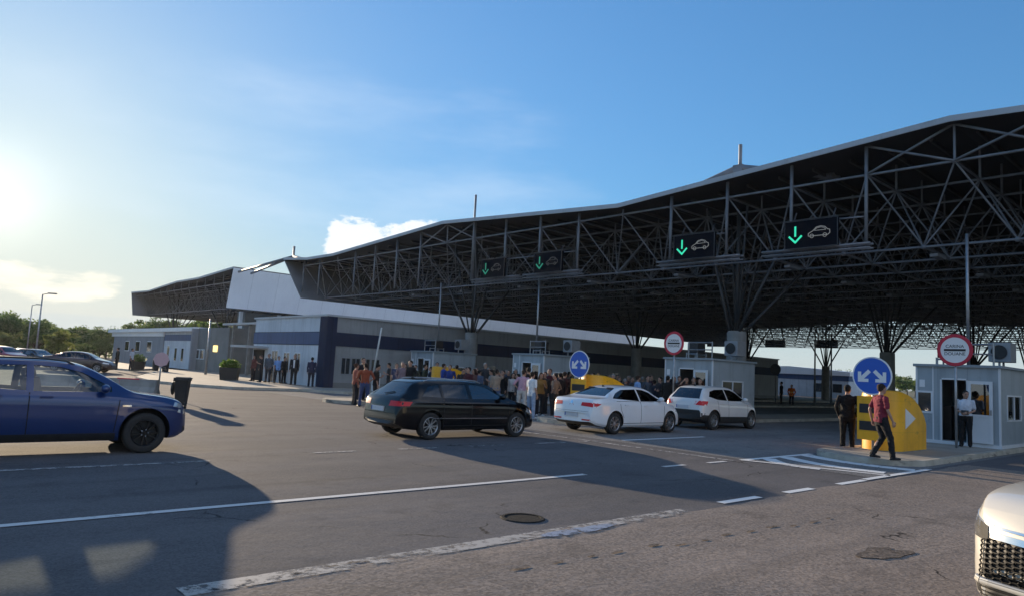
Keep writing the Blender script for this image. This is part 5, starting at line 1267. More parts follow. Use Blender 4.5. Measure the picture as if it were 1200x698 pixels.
def fuse(mb, voxel, name, m, smooth=4, folds=0):
    me = mb.mesh('lump', [m], recalc=True)
    r = evaluated(me, [('REMESH', dict(mode='VOXEL', voxel_size=voxel, use_smooth_shade=True)), ('SMOOTH', dict(factor=.5, iterations=smooth))])
    if folds:
        n = len(r.vertices); co = np.empty(n * 3); no = np.empty(n * 3); r.vertices.foreach_get('co', co); r.vertices.foreach_get('normal', no)
        c = co.reshape(-1, 3); x, y, z = c.T; f = folds
        k = np.sin(x * 61 + 2.1 * np.sin(z * 17 + f) + f) * np.sin(y * 47 + 1.7 * np.sin(z * 13 - f)) + .8 * np.sin(z * 58 + 2.5 * np.sin(y * 21 + x * 17 + f)) * np.sin(x * 19 - y * 23 + f * 2) + .5 * np.sin(z * 95 + 3 * np.sin(x * 31 + y * 27))
        r.vertices.foreach_set('co', (c + no.reshape(-1, 3) * (k * .0042)[:, None]).ravel()); r.update()
    r.name = name; r.materials.clear(); r.materials.append(m); return r
M['skin'] = mat('skin', (0.42, 0.24, 0.165), 0.55, 0, (0.36, 0.20, 0.14), 9)
M['eye'] = mat('eye', (0.03, 0.02, 0.015), 0.2)
M['lips'] = mat('lips', (0.30, 0.12, 0.10), 0.5)
M['shoe_black'] = mat('black_shoe', (0.012, 0.011, 0.011), 0.5)
M['shoe_white'] = mat('white_shoe', (0.6, 0.6, 0.6), 0.6)
M['shoe_brown'] = mat('brown_shoe', (0.10, 0.055, 0.03), 0.5)
CL = {}
def cloth(hexcol):
    if hexcol not in CL: 
        c = lin(hexcol); CL[hexcol] = mat('cloth', c, 0.9, 0, tuple(x * .72 for x in c), 7, bump=.25, bscale=22)
    return CL[hexcol]
HEAD = [(1.533, .040, .030, .028), (1.545, .038, .062, .048), (1.575, .024, .086, .064), (1.61, .014, .096, .071), (1.65, .006, .100, .076), (1.69, .0, .100, .078), (1.722, -.006, .088, .069), (1.745, -.010, .058, .047), (1.755, -.010, .022, .02)]
def head_xf(turn, tilt, base=(0, 0, 1.50)):
    Rm = Matrix.Rotation(turn, 3, 'Z') @ Matrix.Rotation(tilt, 3, 'Y'); b = Vector(base)
    return lambda p: Rm @ (Vector(p) - b) + b
def hand(mb, mbf, w, d, s, nrm, curl=.5):
    """palm into mb, four fingers and a thumb into mbf"""
    w = Vector(w); d = Vector(d).normalized(); s = Vector(s); s = (s - d * s.dot(d)).normalized(); nrm = Vector(nrm); nrm = (nrm - d * nrm.dot(d) - s * nrm.dot(s)).normalized()
    tube_path(mb, [w - d * .03, w + d * .02, w + d * .055, w + d * .088], [(.026, .021), (.030, .017), (.041, .016), (.040, .014)], 10, flat=s)
    for o, L in ((.030, .066), (.010, .076), (-.011, .071), (-.031, .054)):
        p0 = w + d * .080 + s * o; ang = 0; pts = [p0 - d * .012, p0]; cur = p0
        for seg in (.45, .32, .23):
            ang += curl * (.55 + .2 * seg); cur = cur + (d * math.cos(ang) + nrm * math.sin(ang)) * L * seg; pts.append(cur)
        tube_path(mbf, pts, [.0095, .0092, .0086, .0078, .0066], 7)
    b = w + d * .022 + s * .030; t1 = b + d * .030 + s * .026 + nrm * .008; t2 = t1 + d * .028 + s * .006 + nrm * .012
    tube_path(mbf, [b - s * .012, b, t1, t2], [.014, .0135, .0105, .008], 7)
PROTO = {}
def proto(name, arms, legs=None, sleeve='long', female=False, lean=0.0, turn=0.0, tilt=0.0, hem=.88, fat=1.0, curl=.5):
    """arms = ((elbow, wrist, hand dir), (elbow, wrist, hand dir)) for left (+y) and right; legs likewise ((knee, ankle, toe dir), ...)"""
    sh = .172 if female else .195; hipw = .098
    Rl = Matrix.Rotation(lean, 3, 'Y'); hip = Vector((0, 0, .95))
    ln = (lambda p: Rl @ (Vector(p) - hip) + hip)
    if legs is None: legs = (((.012, .105, .50), (0, .115, .085), (1, .15)), ((.012, -.105, .50), (0, -.115, .085), (1, -.15)))
    T = [(.84, -.005, .095 * fat, .145), (.90, -.01, .115 * fat, .168), (.97, -.005, .112 * fat, .165), (1.06, .0, .105 * fat, .146), (1.15, .0, .108 * fat, .148), (1.25, .0, .116 * fat, .160), (1.34, -.005, .116, .176), (1.41, -.01, .098, .172), (1.455, -.012, .070, .120), (1.485, -.010, .054, .066), (1.52, .004, .05, .054), (1.56, .012, .05, .052)]
    if female: T = [(z, c, rx * (.94 if z > 1 else 1.02), ry * (.90 if z > 1.0 else 1.03)) for z, c, rx, ry in T]; T[5] = (1.25, .012, .122, .145); T[6] = (1.34, .006, .118, .155)
    body = MB(); fing = MB()
    rings(body, [(z, c, rx * .93, ry * .93) if z < 1.47 else (z, c, rx, ry) for z, c, rx, ry in T], 20, ln, .85)
    hx0 = head_xf(turn, tilt); hx = lambda p: ln(hx0(p))
    rings(body, HEAD, 20, hx)
    tube_path(body, [hx((.098, 0, 1.66)), hx((.118, 0, 1.618)), hx((.112, 0, 1.607))], [.009, .014, .012], 8)
    for s in (1, -1): tube_path(body, [hx((.0, s * .076, 1.655)), hx((-.006, s * .083, 1.635)), hx((.002, s * .078, 1.605))], [.010, .014, .009], 8)
    tube_path(body, [hx((.045, 0, 1.556)), hx((.070, 0, 1.552))], [.03, .024], 10)
    shirt = MB(); trous = MB(); shoe = []
    shr = [(z, c, rx + .017, ry + .018) for z, c, rx, ry in T if hem + .02 < z < 1.47]
    b0 = np.interp(hem, [t[0] for t in T], [t[2] for t in T]) + .026; b1 = np.interp(hem, [t[0] for t in T], [t[3] for t in T]) + .024
    rings(shirt, [(hem, -.005, float(b0), float(b1))] + shr + [(1.478, -.010, .066, .080), (1.495, -.006, .060, .066)], 20, ln, .85)
    for s, (el, wr, hd) in zip((1, -1), arms):
        S_ = ln((-.01, s * sh, 1.415)); E_ = ln(el) if lean else Vector(el); W_ = ln(wr) if lean else Vector(wr); mid = (S_ + E_) / 2
        tube_path(body, [S_, mid, E_, (E_ + W_) / 2, W_], [.046, .040, .034, .033, .024], 12)
        if sleeve == 'long':
            q = E_ + (W_ - E_) * .93; tube_path(shirt, [S_, mid, E_, (E_ + W_) / 2, q], [.069, .059, .051, .046, .040], 12)
        elif sleeve == 'short':
            q = S_ + (E_ - S_) * .72; tube_path(shirt, [S_, mid, q], [.069, .062, .060], 12)
        else:
            q = E_ + (W_ - E_) * .1; tube_path(shirt, [S_, mid, q], [.069, .060, .052], 12)
        inw = Vector((0, -s, 0)); thumb = Vector((1, 0, .25)) if abs(Vector(hd).z) > .6 else Vector((0, 0, 1))
        hand(body, fing, W_, hd, thumb, inw, curl)
    for s, (kn, an, (tx, ty)) in zip((1, -1), legs):
        Hp = Vector((-.005, s * hipw, .90)); kn = Vector(kn); an = Vector(an)
        tube_path(body, [Hp, (Hp + kn) / 2, kn, (kn + an) / 2 + Vector((-.015, 0, .04)), an], [.078, .070, .050, .048, .034], 12)
        tube_path(trous, [Hp + Vector((0, 0, .03)), (Hp + kn) / 2, kn, (kn + an) / 2, an + (an - kn).normalized() * .015], [.105, .092, .073, .068, .062], 14)
        td = Vector((tx, ty, 0)).normalized(); heel = Vector((an.x, an.y, an.z - .045)) - td * .045; drop = an.z - .085
        slope = Vector((0, 0, -drop * .9)) if drop > .03 else Vector((0, 0, 0))
        sm = MB(); tube_path(sm, [heel, heel + td * .06, heel + td * .14 + slope * .6, heel + td * .215 + slope], [(.040, .043), (.044, .046), (.046, .036), (.038, .026)], 12, flat=Vector((-td.y, td.x, 0)))
        tube_path(sm, [an + Vector((0, 0, .02)), an - Vector((0, 0, .03))], [.042, .046], 10)
        lo = min(v[2] for v in sm.v); sm.v = [(v[0], v[1], v[2] if v[2] > lo + .012 else lo + .012) for v in sm.v]
        shoe.append(fuse(sm, .011, 'shoe', M['shoe_black'], 2))
        tube_path(body, [an, an - Vector((0, 0, .03)) + td * .03], [.034, .034], 8)
    rings(trous, [(.80, -.006, .085, .155), (.86, -.01, .118 * fat, .178), (.92, -.01, .130 * fat, .184), (.98, -.006, .126 * fat, .176), (1.02, -.003, .118 * fat, .163)], 20)
    bm_ = fuse(body, .0095, 'person', M['skin'], 3)
    # fingers, eyes, lips and brows join the same mesh
    fm = fing.mesh('f', [M['skin']], smooth=True, recalc=True)
    e = MB()
    for s in (1, -1): e.sphere(hx((.093, s * .031, 1.652)), .012, 8, 1); e.tube(hx((.097, s * .016, 1.672)), hx((.090, s * .048, 1.673)), .006, n=6, m=2)
    e.tube(hx((.098, -.022, 1.585)), hx((.098, .022, 1.585)), .007, n=6, m=3)
    em = e.mesh('e', [M['skin'], M['eye'], M['eye'], M['lips']], smooth=True, recalc=True)
    bm_.materials.append(M['eye']); bm_.materials.append(M['eye']); bm_.materials.append(M['lips'])
    b = bmesh.new(); b.from_mesh(bm_); b.from_mesh(fm); b.from_mesh(em); b.to_mesh(bm_); b.free(); bm_.polygons.foreach_set('use_smooth', [True] * len(bm_.polygons))
    hairs = {}
    for style in ('short', 'long', 'tied'):
        h = MB(); hr = [(z, c - .008, rx * 1.075 + .004, ry * 1.085 + .004) for z, c, rx, ry in HEAD if z > 1.56]; hr[-1] = (1.768, -.012, .03, .028)
        rings(h, hr, 20, None)
        bm2 = bmesh.new(); tm = h.mesh('h', [M['eye']], recalc=True); bm2.from_mesh(tm)
        front = .050 if style == 'short' else .056
        bmesh.ops.bisect_plane(bm2, geom=bm2.verts[:] + bm2.edges[:] + bm2.faces[:], plane_co=(front, 0, 1.700), plane_no=Vector((.78, 0, -.62)), clear_outer=True, dist=1e-5)
        bmesh.ops.holes_fill(bm2, edges=[e_ for e_ in bm2.edges if e_.is_boundary], sides=0); bm2.to_mesh(tm); bm2.free()
        hb = MB(); hb.add([v.co.copy() for v in tm.vertices], [tuple(p.vertices) for p in tm.polygons])
        if style == 'long':
            tube_path(hb, [(-.05, 0, 1.70), (-.072, 0, 1.60), (-.085, 0, 1.50), (-.105, 0, 1.40)], [(.075, .05), (.098, .045), (.10, .035), (.075, .022)], 14, flat=(0, 1, 0))
            for s in (1, -1): tube_path(hb, [(.02, s * .078, 1.69), (0, s * .090, 1.6), (-.01, s * .088, 1.48)], [.024, .026, .018], 8)
        if style == 'tied': hb.sphere((-.115, 0, 1.69), .045, 12)
        hb.v = [tuple(hx(v)) for v in hb.v]; hairs[style] = fuse(hb, .011, 'hair', M['eye'], 2)
    PROTO[name] = dict(body=bm_, shirt=fuse(shirt, .0125, 'shirt', M['eye'], 3, 1.7), trousers=fuse(trous, .0125, 'trousers', M['eye'], 3, 5.2), shoes=shoe, hairs=hairs)

dn = lambda x=.02, dy=.0: (((-.03 + x * .2, .235 + dy, 1.13), (.03 + x, .245 + dy, .87), (.12, -.02, -1)), ((-.03 + x * .2, -.235 - dy, 1.13), (.03 + x, -.245 - dy, .87), (.12, .02, -1)))
fold = (((.03, .255, 1.16), (.205, -.02, 1.17), (.1, -1, .05)), ((.03, -.255, 1.15), (.195, .03, 1.13), (.1, 1, .05)))
phone = (((.02, .25, 1.15), (.24, .10, 1.22), (.5, -.25, .75)), ((-.03, -.235, 1.13), (.05, -.235, .87), (.12, .02, -1)))
hips = (((-.10, .36, 1.17), (.02, .19, 1.02), (.5, -.5, -.6)), ((-.10, -.36, 1.17), (.02, -.19, 1.02), (.5, .5, -.6)))
pock = (((-.09, .285, 1.16), (.06, .205, .93), (.4, -.15, -.9)), ((-.09, -.285, 1.16), (.06, -.205, .93), (.4, .15, -.9)))
clasp = (((.0, .25, 1.14), (.20, .05, 1.04), (.55, -.8, -.1)), ((.0, -.25, 1.14), (.21, -.03, 1.06), (.55, .8, .0)))
shade = (((-.03, .235, 1.13), (.04, .245, .87), (.12, -.02, -1)), ((.14, -.30, 1.40), (.16, -.10, 1.64), (-.1, .6, .4)))
stride = (((.30, .10, .56), (.40, .10, .115), (1, .05)), ((.02, -.10, .50), (-.30, -.10, .20), (1, -.05)))
stridem = (((.10, .10, .505), (-.14, .105, .125), (1, .02)), ((.16, -.10, .52), (.22, -.105, .085), (1, -.02)))
wide = (((.02, .135, .50), (.0, .165, .085), (1, .25)), ((.0, -.135, .50), (-.02, -.165, .085), (1, -.3)))
proto('stand', dn(), None, 'long', hem=.84)
proto('tee', dn(.03), wide, 'short', hem=.84, turn=.3)
proto('fold', fold, wide, 'long', hem=.90, turn=-.2)
proto('phone', phone, None, 'half', hem=.88, tilt=.35)
proto('hips', hips, wide, 'half', hem=.94, turn=.4)
proto('pockets', pock, None, 'long', hem=.80, fat=1.08, turn=-.4)
proto('lean', hips, wide, 'half', hem=.92, lean=.22, turn=-.3, tilt=-.1)
proto('woman', dn(.02, -.02), None, 'long', True, hem=.86, turn=.25)
proto('woman_fold', fold, None, 'long', True, hem=.88, turn=-.25)
proto('woman_phone', phone, None, 'half', True, hem=.90, tilt=.3)
proto('walk', (((-.14, .235, 1.15), (-.07, .25, .90), (.25, -.02, -1)), ((.02, -.235, 1.14), (.14, -.24, .90), (.35, .02, -1))), stridem, 'short', hem=.86, tilt=.12, turn=.15)
proto('guard', clasp, None, 'short', hem=.97, turn=.5, tilt=.2, fat=1.12)
proto('shade', shade, wide, 'half', hem=.86, turn=-.1)

def person(pr, x, y, rz, z, shirt, trousers, hair, style, label, group, scale=1.0, shoes='shoe_black', skin=None):
    p = PROTO[pr]; o = link_mesh('person', p['body'], None, (x, y, z), R(rz)); o.scale = (scale,) * 3
    tag(o, label, 'person', group)
    s = link_mesh('shirt', p['shirt'], o); set_mat(s, 0, cloth(shirt)); t = link_mesh('trousers', p['trousers'], o); set_mat(t, 0, cloth(trousers))
    for q in p['shoes']: h = link_mesh('shoe', q, o); set_mat(h, 0, M[shoes])
    if style: h = link_mesh('hair', p['hairs'][style], o); set_mat(h, 0, cloth(hair))
    return o
def extra(o, name, mb, m):
    return mb.build(name, m, o, smooth=True)
PEOPLE = [
    ('woman', 15.07, 26.24, 348.0, 0, 'b0624e', '2a2a30', '4a2f1f', 'tied', 'woman in a coral pink top with tied hair, leftmost of the crowd', 'people standing in the crowd', 0.97, 'shoe_black'),
    ('stand', 15.63, 26.68, 268.0, 0.14, '1d1d22', '1c1c20', '1a1512', 'short', 'man in black between the two people in orange and coral, left end of the crowd', 'people standing in the crowd', 1.028, 'shoe_black'),
    ('hips', 14.84, 25.1, 68.0, 0, '96492f', '3c4c74', '2a1c14', 'short', 'person in an orange shirt and blue jeans at the left end of the crowd', 'people standing in the crowd', 0.99, 'shoe_black'),
    ('phone', 15.54, 25.42, 338.0, 0, '2a201c', '232326', '15110f', 'short', 'man in a dark brown top with dark hair, right of the person in orange', 'people standing in the crowd', 0.98, 'shoe_black'),
    ('tee', 18.73, 28.87, 238.0, 0.14, '3c4664', '24262c', '20160f', 'short', 'man in a slate blue top left of the grey-haired man in mauve', 'people standing in the crowd', 0.942, 'shoe_black'),
    ('pockets', 18.39, 27.84, 238.0, 0.14, '7d6b72', '26262b', '8a8782', 'short', 'grey-haired man in a mauve shirt above the rear window of the black estate car', 'people standing in the crowd', 0.988, 'shoe_black'),
    ('pockets', 18.65, 27.6, 208.0, 0.14, '141418', '18181c', '18120e', 'short', 'man in a black suit jacket left of the yellow bollard end', 'people standing in the crowd', 1.033, 'shoe_black'),
    ('stand', 20.9, 29.61, 318.0, 0, '2c3a2c', '202226', '1a1410', 'short', 'man in dark green directly behind the yellow bollard over the black estate car', 'people standing in the crowd', 1.033, 'shoe_black'),
    ('fold', 22.0, 30.64, 153.0, 0, '23263a', '1c1d22', '100d0b', 'short', 'man in navy with folded arms behind the yellow bollard over the black estate car', 'people standing in the crowd', 0.975, 'shoe_black'),
    ('woman', 21.05, 28.8, 218.0, 0.14, '35502c', '26252a', '14100e', 'tied', 'woman in bottle green just right of the yellow bollard', 'people standing in the crowd', 1.026, 'shoe_black'),
    ('stand', 20.41, 27.37, 338.0, 0.14, '2a4a9e', '1f2430', '3a2b20', 'short', 'man in a royal blue jacket, left of the pair in blue above the black car', 'people standing in the crowd', 1.0, 'shoe_black'),
    ('pockets', 20.02, 26.38, 228.0, 0.14, '223a80', '22242c', '5a4a3c', 'short', 'man in a darker blue jacket, right of the pair in blue above the black car', 'people standing in the crowd', 0.975, 'shoe_black'),
    ('stand', 21.48, 27.75, 68.0, 0.14, '0e0e10', '141416', '0e0b0a', 'short', 'dark-haired man in all black right of the pair in blue jackets', 'people standing in the crowd', 0.98, 'shoe_black'),
    ('phone', 20.15, 25.58, 258.0, 0, '26262c', '1d1d22', '18130f', 'short', 'man in charcoal looking down, left of the big man in dark red check', 'people standing in the crowd', 0.982, 'shoe_black'),
    ('fold', 19.41, 24.23, 188.0, 0, '4c1c24', '2a2a2e', '2a1c14', 'short', 'broad man in dark red with folded arms above the black car roof', 'people standing in the crowd', 1.019, 'shoe_black'),
    ('woman_fold', 20.54, 25.23, 173.0, 0, '6b4a44', '2c2a30', '3a2418', 'long', 'woman in dusty brown with long hair beside the man in dark red', 'people standing in the crowd', 0.984, 'shoe_black'),
    ('stand', 21.36, 25.85, 13.0, 0, '56657e', '23262e', '241a14', 'short', 'man in a grey-blue shirt behind the windscreen of the black car', 'people standing in the crowd', 0.96, 'shoe_black'),
    ('pockets', 22.52, 26.82, 278.0, 0.14, '3a3c40', '25262a', 'b0aca6', 'short', 'white-haired man in dark grey behind the black car bonnet', 'people standing in the crowd', 1.081, 'shoe_black'),
    ('woman_phone', 22.12, 25.84, 168.0, 0, '8b8a88', '34363c', '2b1c12', 'tied', 'woman in light grey with hair tied, left of the figure in beige', 'people standing in the crowd', 0.98, 'shoe_brown'),
    ('shade', 20.0, 23.03, 58.0, 0, 'a08e7c', '5a6c90', '18120e', 'short', 'person in a beige top and blue jeans with an arm raised to the head', 'people standing in the crowd', 1.0, 'shoe_brown'),
    ('stand', 21.19, 23.98, 193.0, 0, '0f0f12', '121214', '14100d', 'short', 'man in black right of the figure in beige with raised arm', 'people standing in the crowd', 0.983, 'shoe_brown'),
    ('fold', 23.04, 25.67, 218.0, 0, '2b2b33', '202025', '42342a', 'short', "man in dark grey with folded arms left of the pink-shirted man's pale neighbour", 'people standing in the crowd', 0.991, 'shoe_black'),
    ('woman', 21.53, 23.67, 233.0, 0, 'c9c4c0', '1b1b20', '22160f', 'long', 'woman in an off-white top with long dark hair left of the man in pink', 'people standing in the crowd', 0.925, 'shoe_black'),
    ('stand', 21.35, 23.16, 133.0, 0, '4a4a4e', '3a3a40', '15110e', 'short', 'man in mid grey half hidden by the man in the pink shirt', 'people standing in the crowd', 0.918, 'shoe_brown'),
    ('lean', 19.53, 20.9, 23.0, 0, 'c59aa8', 'cfc8c0', '2a1d15', 'short', 'man in a pink shirt and pale trousers bending forward', 'people standing in the crowd', 1.03, 'shoe_brown'),
    ('stand', 20.88, 21.98, 63.0, 0, '121216', '17171b', '0d0b0a', 'short', 'tall man in black between the pink shirt and the white T-shirt', 'people standing in the crowd', 1.09, 'shoe_white'),
    ('tee', 18.51, 19.27, 358.0, 0, 'e4e6e8', '8fa3bd', '20160f', 'short', 'man in a white T-shirt and pale jeans before the white saloon', 'people standing in the crowd', 0.99, 'shoe_white'),
    ('woman_phone', 20.08, 20.41, 243.0, 0, '8c6834', '1c1c22', '3a2418', 'long', 'woman in a mustard top right of the man in the white T-shirt', 'people standing in the crowd', 0.98, 'shoe_white'),
    ('stand', 21.47, 21.58, 193.0, 0, '2d2622', '232226', '16110e', 'short', 'man in very dark brown behind the woman in mustard', 'people standing in the crowd', 1.001, 'shoe_black'),
    ('fold', 22.04, 21.87, 198.0, 0, '4a1620', '242328', '5a4032', 'short', 'man in burgundy with folded arms left of the blue round arrow sign', 'people standing in the crowd', 1.084, 'shoe_black'),
    ('hips', 20.08, 19.6, 108.0, 0, '75685e', '222226', '120e0c', 'short', 'man in a fawn jacket left of the yellow plate under the blue sign', 'people standing in the crowd', 0.98, 'shoe_black'),
    ('stand', 21.38, 20.59, 78.0, 0, '1a1418', '1b1b1f', '120d0b', 'short', 'man in dark plum close behind the man in the fawn jacket', 'people standing in the crowd', 1.0, 'shoe_black'),
    ('pockets', 22.25, 21.15, 28.0, 0, '3a1c1a', '1c1c20', '2e2018', 'short', 'man in oxblood red beside the blue round arrow sign', 'people standing in the crowd', 1.03, 'shoe_black'),
    ('fold', 22.82, 20.5, 288.0, 0, '33191c', '232328', '6a2c18', 'short', 'red-haired person in maroon in front of the yellow bollard by the white saloon', 'people standing in the crowd', 0.986, 'shoe_black'),
    ('stand', 26.09, 22.94, 178.0, 0, '22242a', '1d1e22', '1a1410', 'short', 'man in graphite behind the blond woman', 'people standing in the crowd', 1.04, 'shoe_black'),
    ('woman', 24.83, 21.52, 238.0, 0, '131316', '17171a', 'b78a4e', 'long', 'blond woman in black above the white saloon roof', 'people standing in the crowd', 1.033, 'shoe_black'),
    ('phone', 26.56, 22.53, 308.0, 0, '2e3440', '202226', '100d0b', 'short', 'man in dark slate with lowered head right of the blond woman', 'people standing in the crowd', 0.998, 'shoe_black'),
    ('pockets', 25.5, 21.19, 213.0, 0, '1a2030', '1d1e24', 'a09c98', 'short', 'grey-haired man in midnight blue above the white saloon roof', 'people standing in the crowd', 1.027, 'shoe_black'),
    ('woman_fold', 27.29, 22.27, 233.0, 0, '3a3444', '242328', '241812', 'tied', 'woman in dull violet with folded arms between two grey-haired men', 'people standing in the crowd', 0.963, 'shoe_black'),
    ('stand', 25.53, 20.49, 358.0, 0, '2a2026', '201f24', '8f8a86', 'short', 'grey-haired man in aubergine, left of the man in light blue', 'people standing in the crowd', 0.935, 'shoe_black'),
    ('pockets', 26.78, 21.11, 298.0, 0, '45474d', '26272b', '554a42', 'short', 'man in steel grey close left of the light blue shirt', 'people standing in the crowd', 0.993, 'shoe_black'),
    ('tee', 25.07, 19.43, 328.0, 0, '8fb0dc', '2a2e3a', '3a2a20', 'short', 'man in a light blue shirt above the white saloon windscreen', 'people standing in the crowd', 1.03, 'shoe_black'),
    ('pockets', 25.71, 19.39, 268.0, 0, '44505e', '2c3038', '1c1511', 'short', 'man in a grey suit jacket right of the light blue shirt', 'people standing in the crowd', 1.04, 'shoe_black'),
    ('stand', 26.76, 19.79, 13.0, 0, '2c3342', '1e2026', '2a1e17', 'short', "man in blue-grey in front of the pale booth's left edge", 'people standing in the crowd', 0.943, 'shoe_black'),
    ('fold', 25.63, 18.66, 163.0, 0.14, '1b1f2a', '1c1d22', '0f0c0a', 'short', 'man in ink blue with folded arms before the pale booth', 'people standing in the crowd', 0.941, 'shoe_black'),
    ('stand', 24.71, 17.6, 8.0, 0.14, '0d0d0f', '131315', '0c0a09', 'short', 'dark-haired man in jet black before the booth doorway', 'people standing in the crowd', 0.98, 'shoe_black'),
    ('woman', 25.4, 17.79, 248.0, 0.14, '47352e', '252429', '1d130e', 'long', 'woman in brown with long hair at the booth doorway', 'people standing in the crowd', 0.973, 'shoe_black'),
    ('phone', 25.24, 17.4, 218.0, 0.14, '2b2528', '212126', '332620', 'short', 'man in soot grey looking down before the booth door', 'people standing in the crowd', 0.99, 'shoe_black'),
    ('shade', 25.12, 16.96, 208.0, 0.14, '5a3830', '25242a', '20150f', 'short', 'man in rust brown with an arm raised beside the booth door', 'people standing in the crowd', 0.96, 'shoe_black'),
    ('fold', 25.16, 16.66, 233.0, 0.14, '3d2a2a', '1f1f23', '15100d', 'short', 'man in reddish brown with folded arms under the booth door leaf', 'people standing in the crowd', 0.97, 'shoe_black'),
    ('stand', 25.19, 16.37, 198.0, 0.14, '15161a', '1a1a1e', '100c0a', 'short', 'rightmost person of the crowd, in black near the booth corner', 'people standing in the crowd', 0.95, 'shoe_black'),
    ('stand', 23.49, 30.65, 238.0, 0, '424039', '24262c', '1a1410', 'short', 'man in olive grey in the rear row of the crowd', 'people standing in the crowd', 0.96, 'shoe_black'),
    ('pockets', 23.7, 29.79, 174.0, 0, '1c2e43', '1c1c20', '1a1410', 'short', 'man in petrol blue in the rear row of the crowd', 'people standing in the crowd', 1.009, 'shoe_black'),
    ('fold', 24.74, 30.2, 279.0, 0, '4f2121', '2a2a30', '8a8782', 'short', 'man in brick red in the rear row of the crowd', 'people standing in the crowd', 1.016, 'shoe_black'),
    ('woman', 24.58, 29.0, 265.0, 0, '213832', '1c1c20', '8a8782', 'long', 'woman in dark teal in the rear row of the crowd', 'people standing in the crowd', 1.031, 'shoe_black'),
    ('phone', 25.35, 28.98, 135.0, 0, '2d241c', '1c1c20', '8a8782', 'short', 'man in cocoa brown in the rear row of the crowd', 'people standing in the crowd', 0.972, 'shoe_black'),
    ('woman_fold', 26.3, 29.47, 146.0, 0, '3d4557', '2a2a30', '8a8782', 'long', 'woman in dusty blue in the rear row of the crowd', 'people standing in the crowd', 1.0, 'shoe_black'),
    ('stand', 25.67, 28.02, 187.0, 0.14, '50351b', '1c1c20', '8a8782', 'short', 'man in tan brown in the rear row of the crowd', 'people standing in the crowd', 0.958, 'shoe_black'),
    ('pockets', 26.42, 28.02, 25.0, 0.14, '282921', '1c1c20', '8a8782', 'short', 'man in moss green in the rear row of the crowd', 'people standing in the crowd', 1.036, 'shoe_black'),
    ('fold', 26.18, 26.9, 292.0, 0.14, '41293f', '1c1c20', '2a1c14', 'short', 'man in plum purple in the rear row of the crowd', 'people standing in the crowd', 1.012, 'shoe_black'),
    ('woman', 27.29, 27.24, 223.0, 0.14, '52565c', '1c1c20', '8a8782', 'long', 'woman in pale steel in the rear row of the crowd', 'people standing in the crowd', 0.978, 'shoe_black'),
    ('phone', 26.66, 25.79, 245.0, 0, '1f3c50', '2a2a30', '8a8782', 'short', 'man in sea blue in the rear row of the crowd', 'people standing in the crowd', 0.991, 'shoe_black'),
    ('woman_fold', 27.79, 26.12, 323.0, 0, '635e56', '1c1c20', '120e0c', 'long', 'woman in sand grey in the rear row of the crowd', 'people standing in the crowd', 1.039, 'shoe_black'),
    ('stand', 27.79, 25.45, 179.0, 0, '301721', '24262c', '120e0c', 'short', 'man in wine red in the rear row of the crowd', 'people standing in the crowd', 1.011, 'shoe_black'),
    ('pockets', 29.17, 25.96, 247.0, 0, '163028', '24262c', '1a1410', 'short', 'man in pine green in the rear row of the crowd', 'people standing in the crowd', 1.018, 'shoe_black'),
    ('fold', 29.12, 24.93, 247.0, 0, '38354c', '2a2a30', '8a8782', 'short', 'man in lavender grey in the rear row of the crowd', 'people standing in the crowd', 0.937, 'shoe_black'),
    ('woman', 29.0, 24.36, 223.0, 0, '4c422b', '2a2a30', '8a8782', 'long', 'woman in khaki in the rear row of the crowd', 'people standing in the crowd', 1.0, 'shoe_black'),
    ('phone', 30.09, 24.73, 233.0, 0, '1e1f36', '1c1c20', '120e0c', 'short', 'man in indigo in the rear row of the crowd', 'people standing in the crowd', 1.035, 'shoe_black'),
    ('woman_fold', 30.17, 23.99, 193.0, 0, '573830', '24262c', '8a8782', 'long', 'woman in terracotta in the rear row of the crowd', 'people standing in the crowd', 1.014, 'shoe_black'),
    ('stand', 29.51, 22.57, 33.0, 0, '243942', '2a2a30', '8a8782', 'short', 'man in dull cyan in the rear row of the crowd', 'people standing in the crowd', 1.006, 'shoe_black'),
    ('pockets', 30.65, 22.89, 283.0, 0, '431f32', '24262c', '1a1410', 'short', 'man in magenta-brown in the rear row of the crowd', 'people standing in the crowd', 1.062, 'shoe_black'),
    ('fold', 21.4, 31.18, 217.0, 0, '353b2e', '24262c', '2a1c14', 'short', 'man in sage green in the rear row of the crowd', 'people standing in the crowd', 1.002, 'shoe_black'),
    ('woman', 21.28, 31.96, 210.0, 0, '45281f', '24262c', '120e0c', 'long', 'woman in copper brown in the rear row of the crowd', 'people standing in the crowd', 1.01, 'shoe_black'),
    ('phone', 19.85, 31.23, 158.0, 0, '212328', '2a2a30', '1a1410', 'short', 'man in gunmetal in the rear row of the crowd', 'people standing in the crowd', 1.027, 'shoe_black'),
    ('woman', 19.09, 46.68, 198.0, 0.14, '6a3a34', '2a2428', '1a120e', 'long', 'woman in brick brown at the left of the group by the terminal entrance', 'people waiting before the terminal', 0.97, 'shoe_black'),
    ('phone', 18.92, 45.08, 168.0, 0.14, '1f1c22', '1c1c20', '5a4a40', 'short', 'man in dark clothes at the terminal entrance beside the woman in brick brown', 'people waiting before the terminal', 1.0, 'shoe_black'),
    ('pockets', 19.44, 45.15, 218.0, 0.14, '5c6672', '3a3f48', '8a8580', 'short', 'man in a grey-blue jacket in the group before the pale end wall', 'people waiting before the terminal', 1.06, 'shoe_black'),
    ('tee', 19.58, 43.96, 248.0, 0.14, '7aa0d8', '1b1d26', '241a14', 'short', 'man in a light blue shirt in the group before the pale end wall', 'people waiting before the terminal', 0.98, 'shoe_black'),
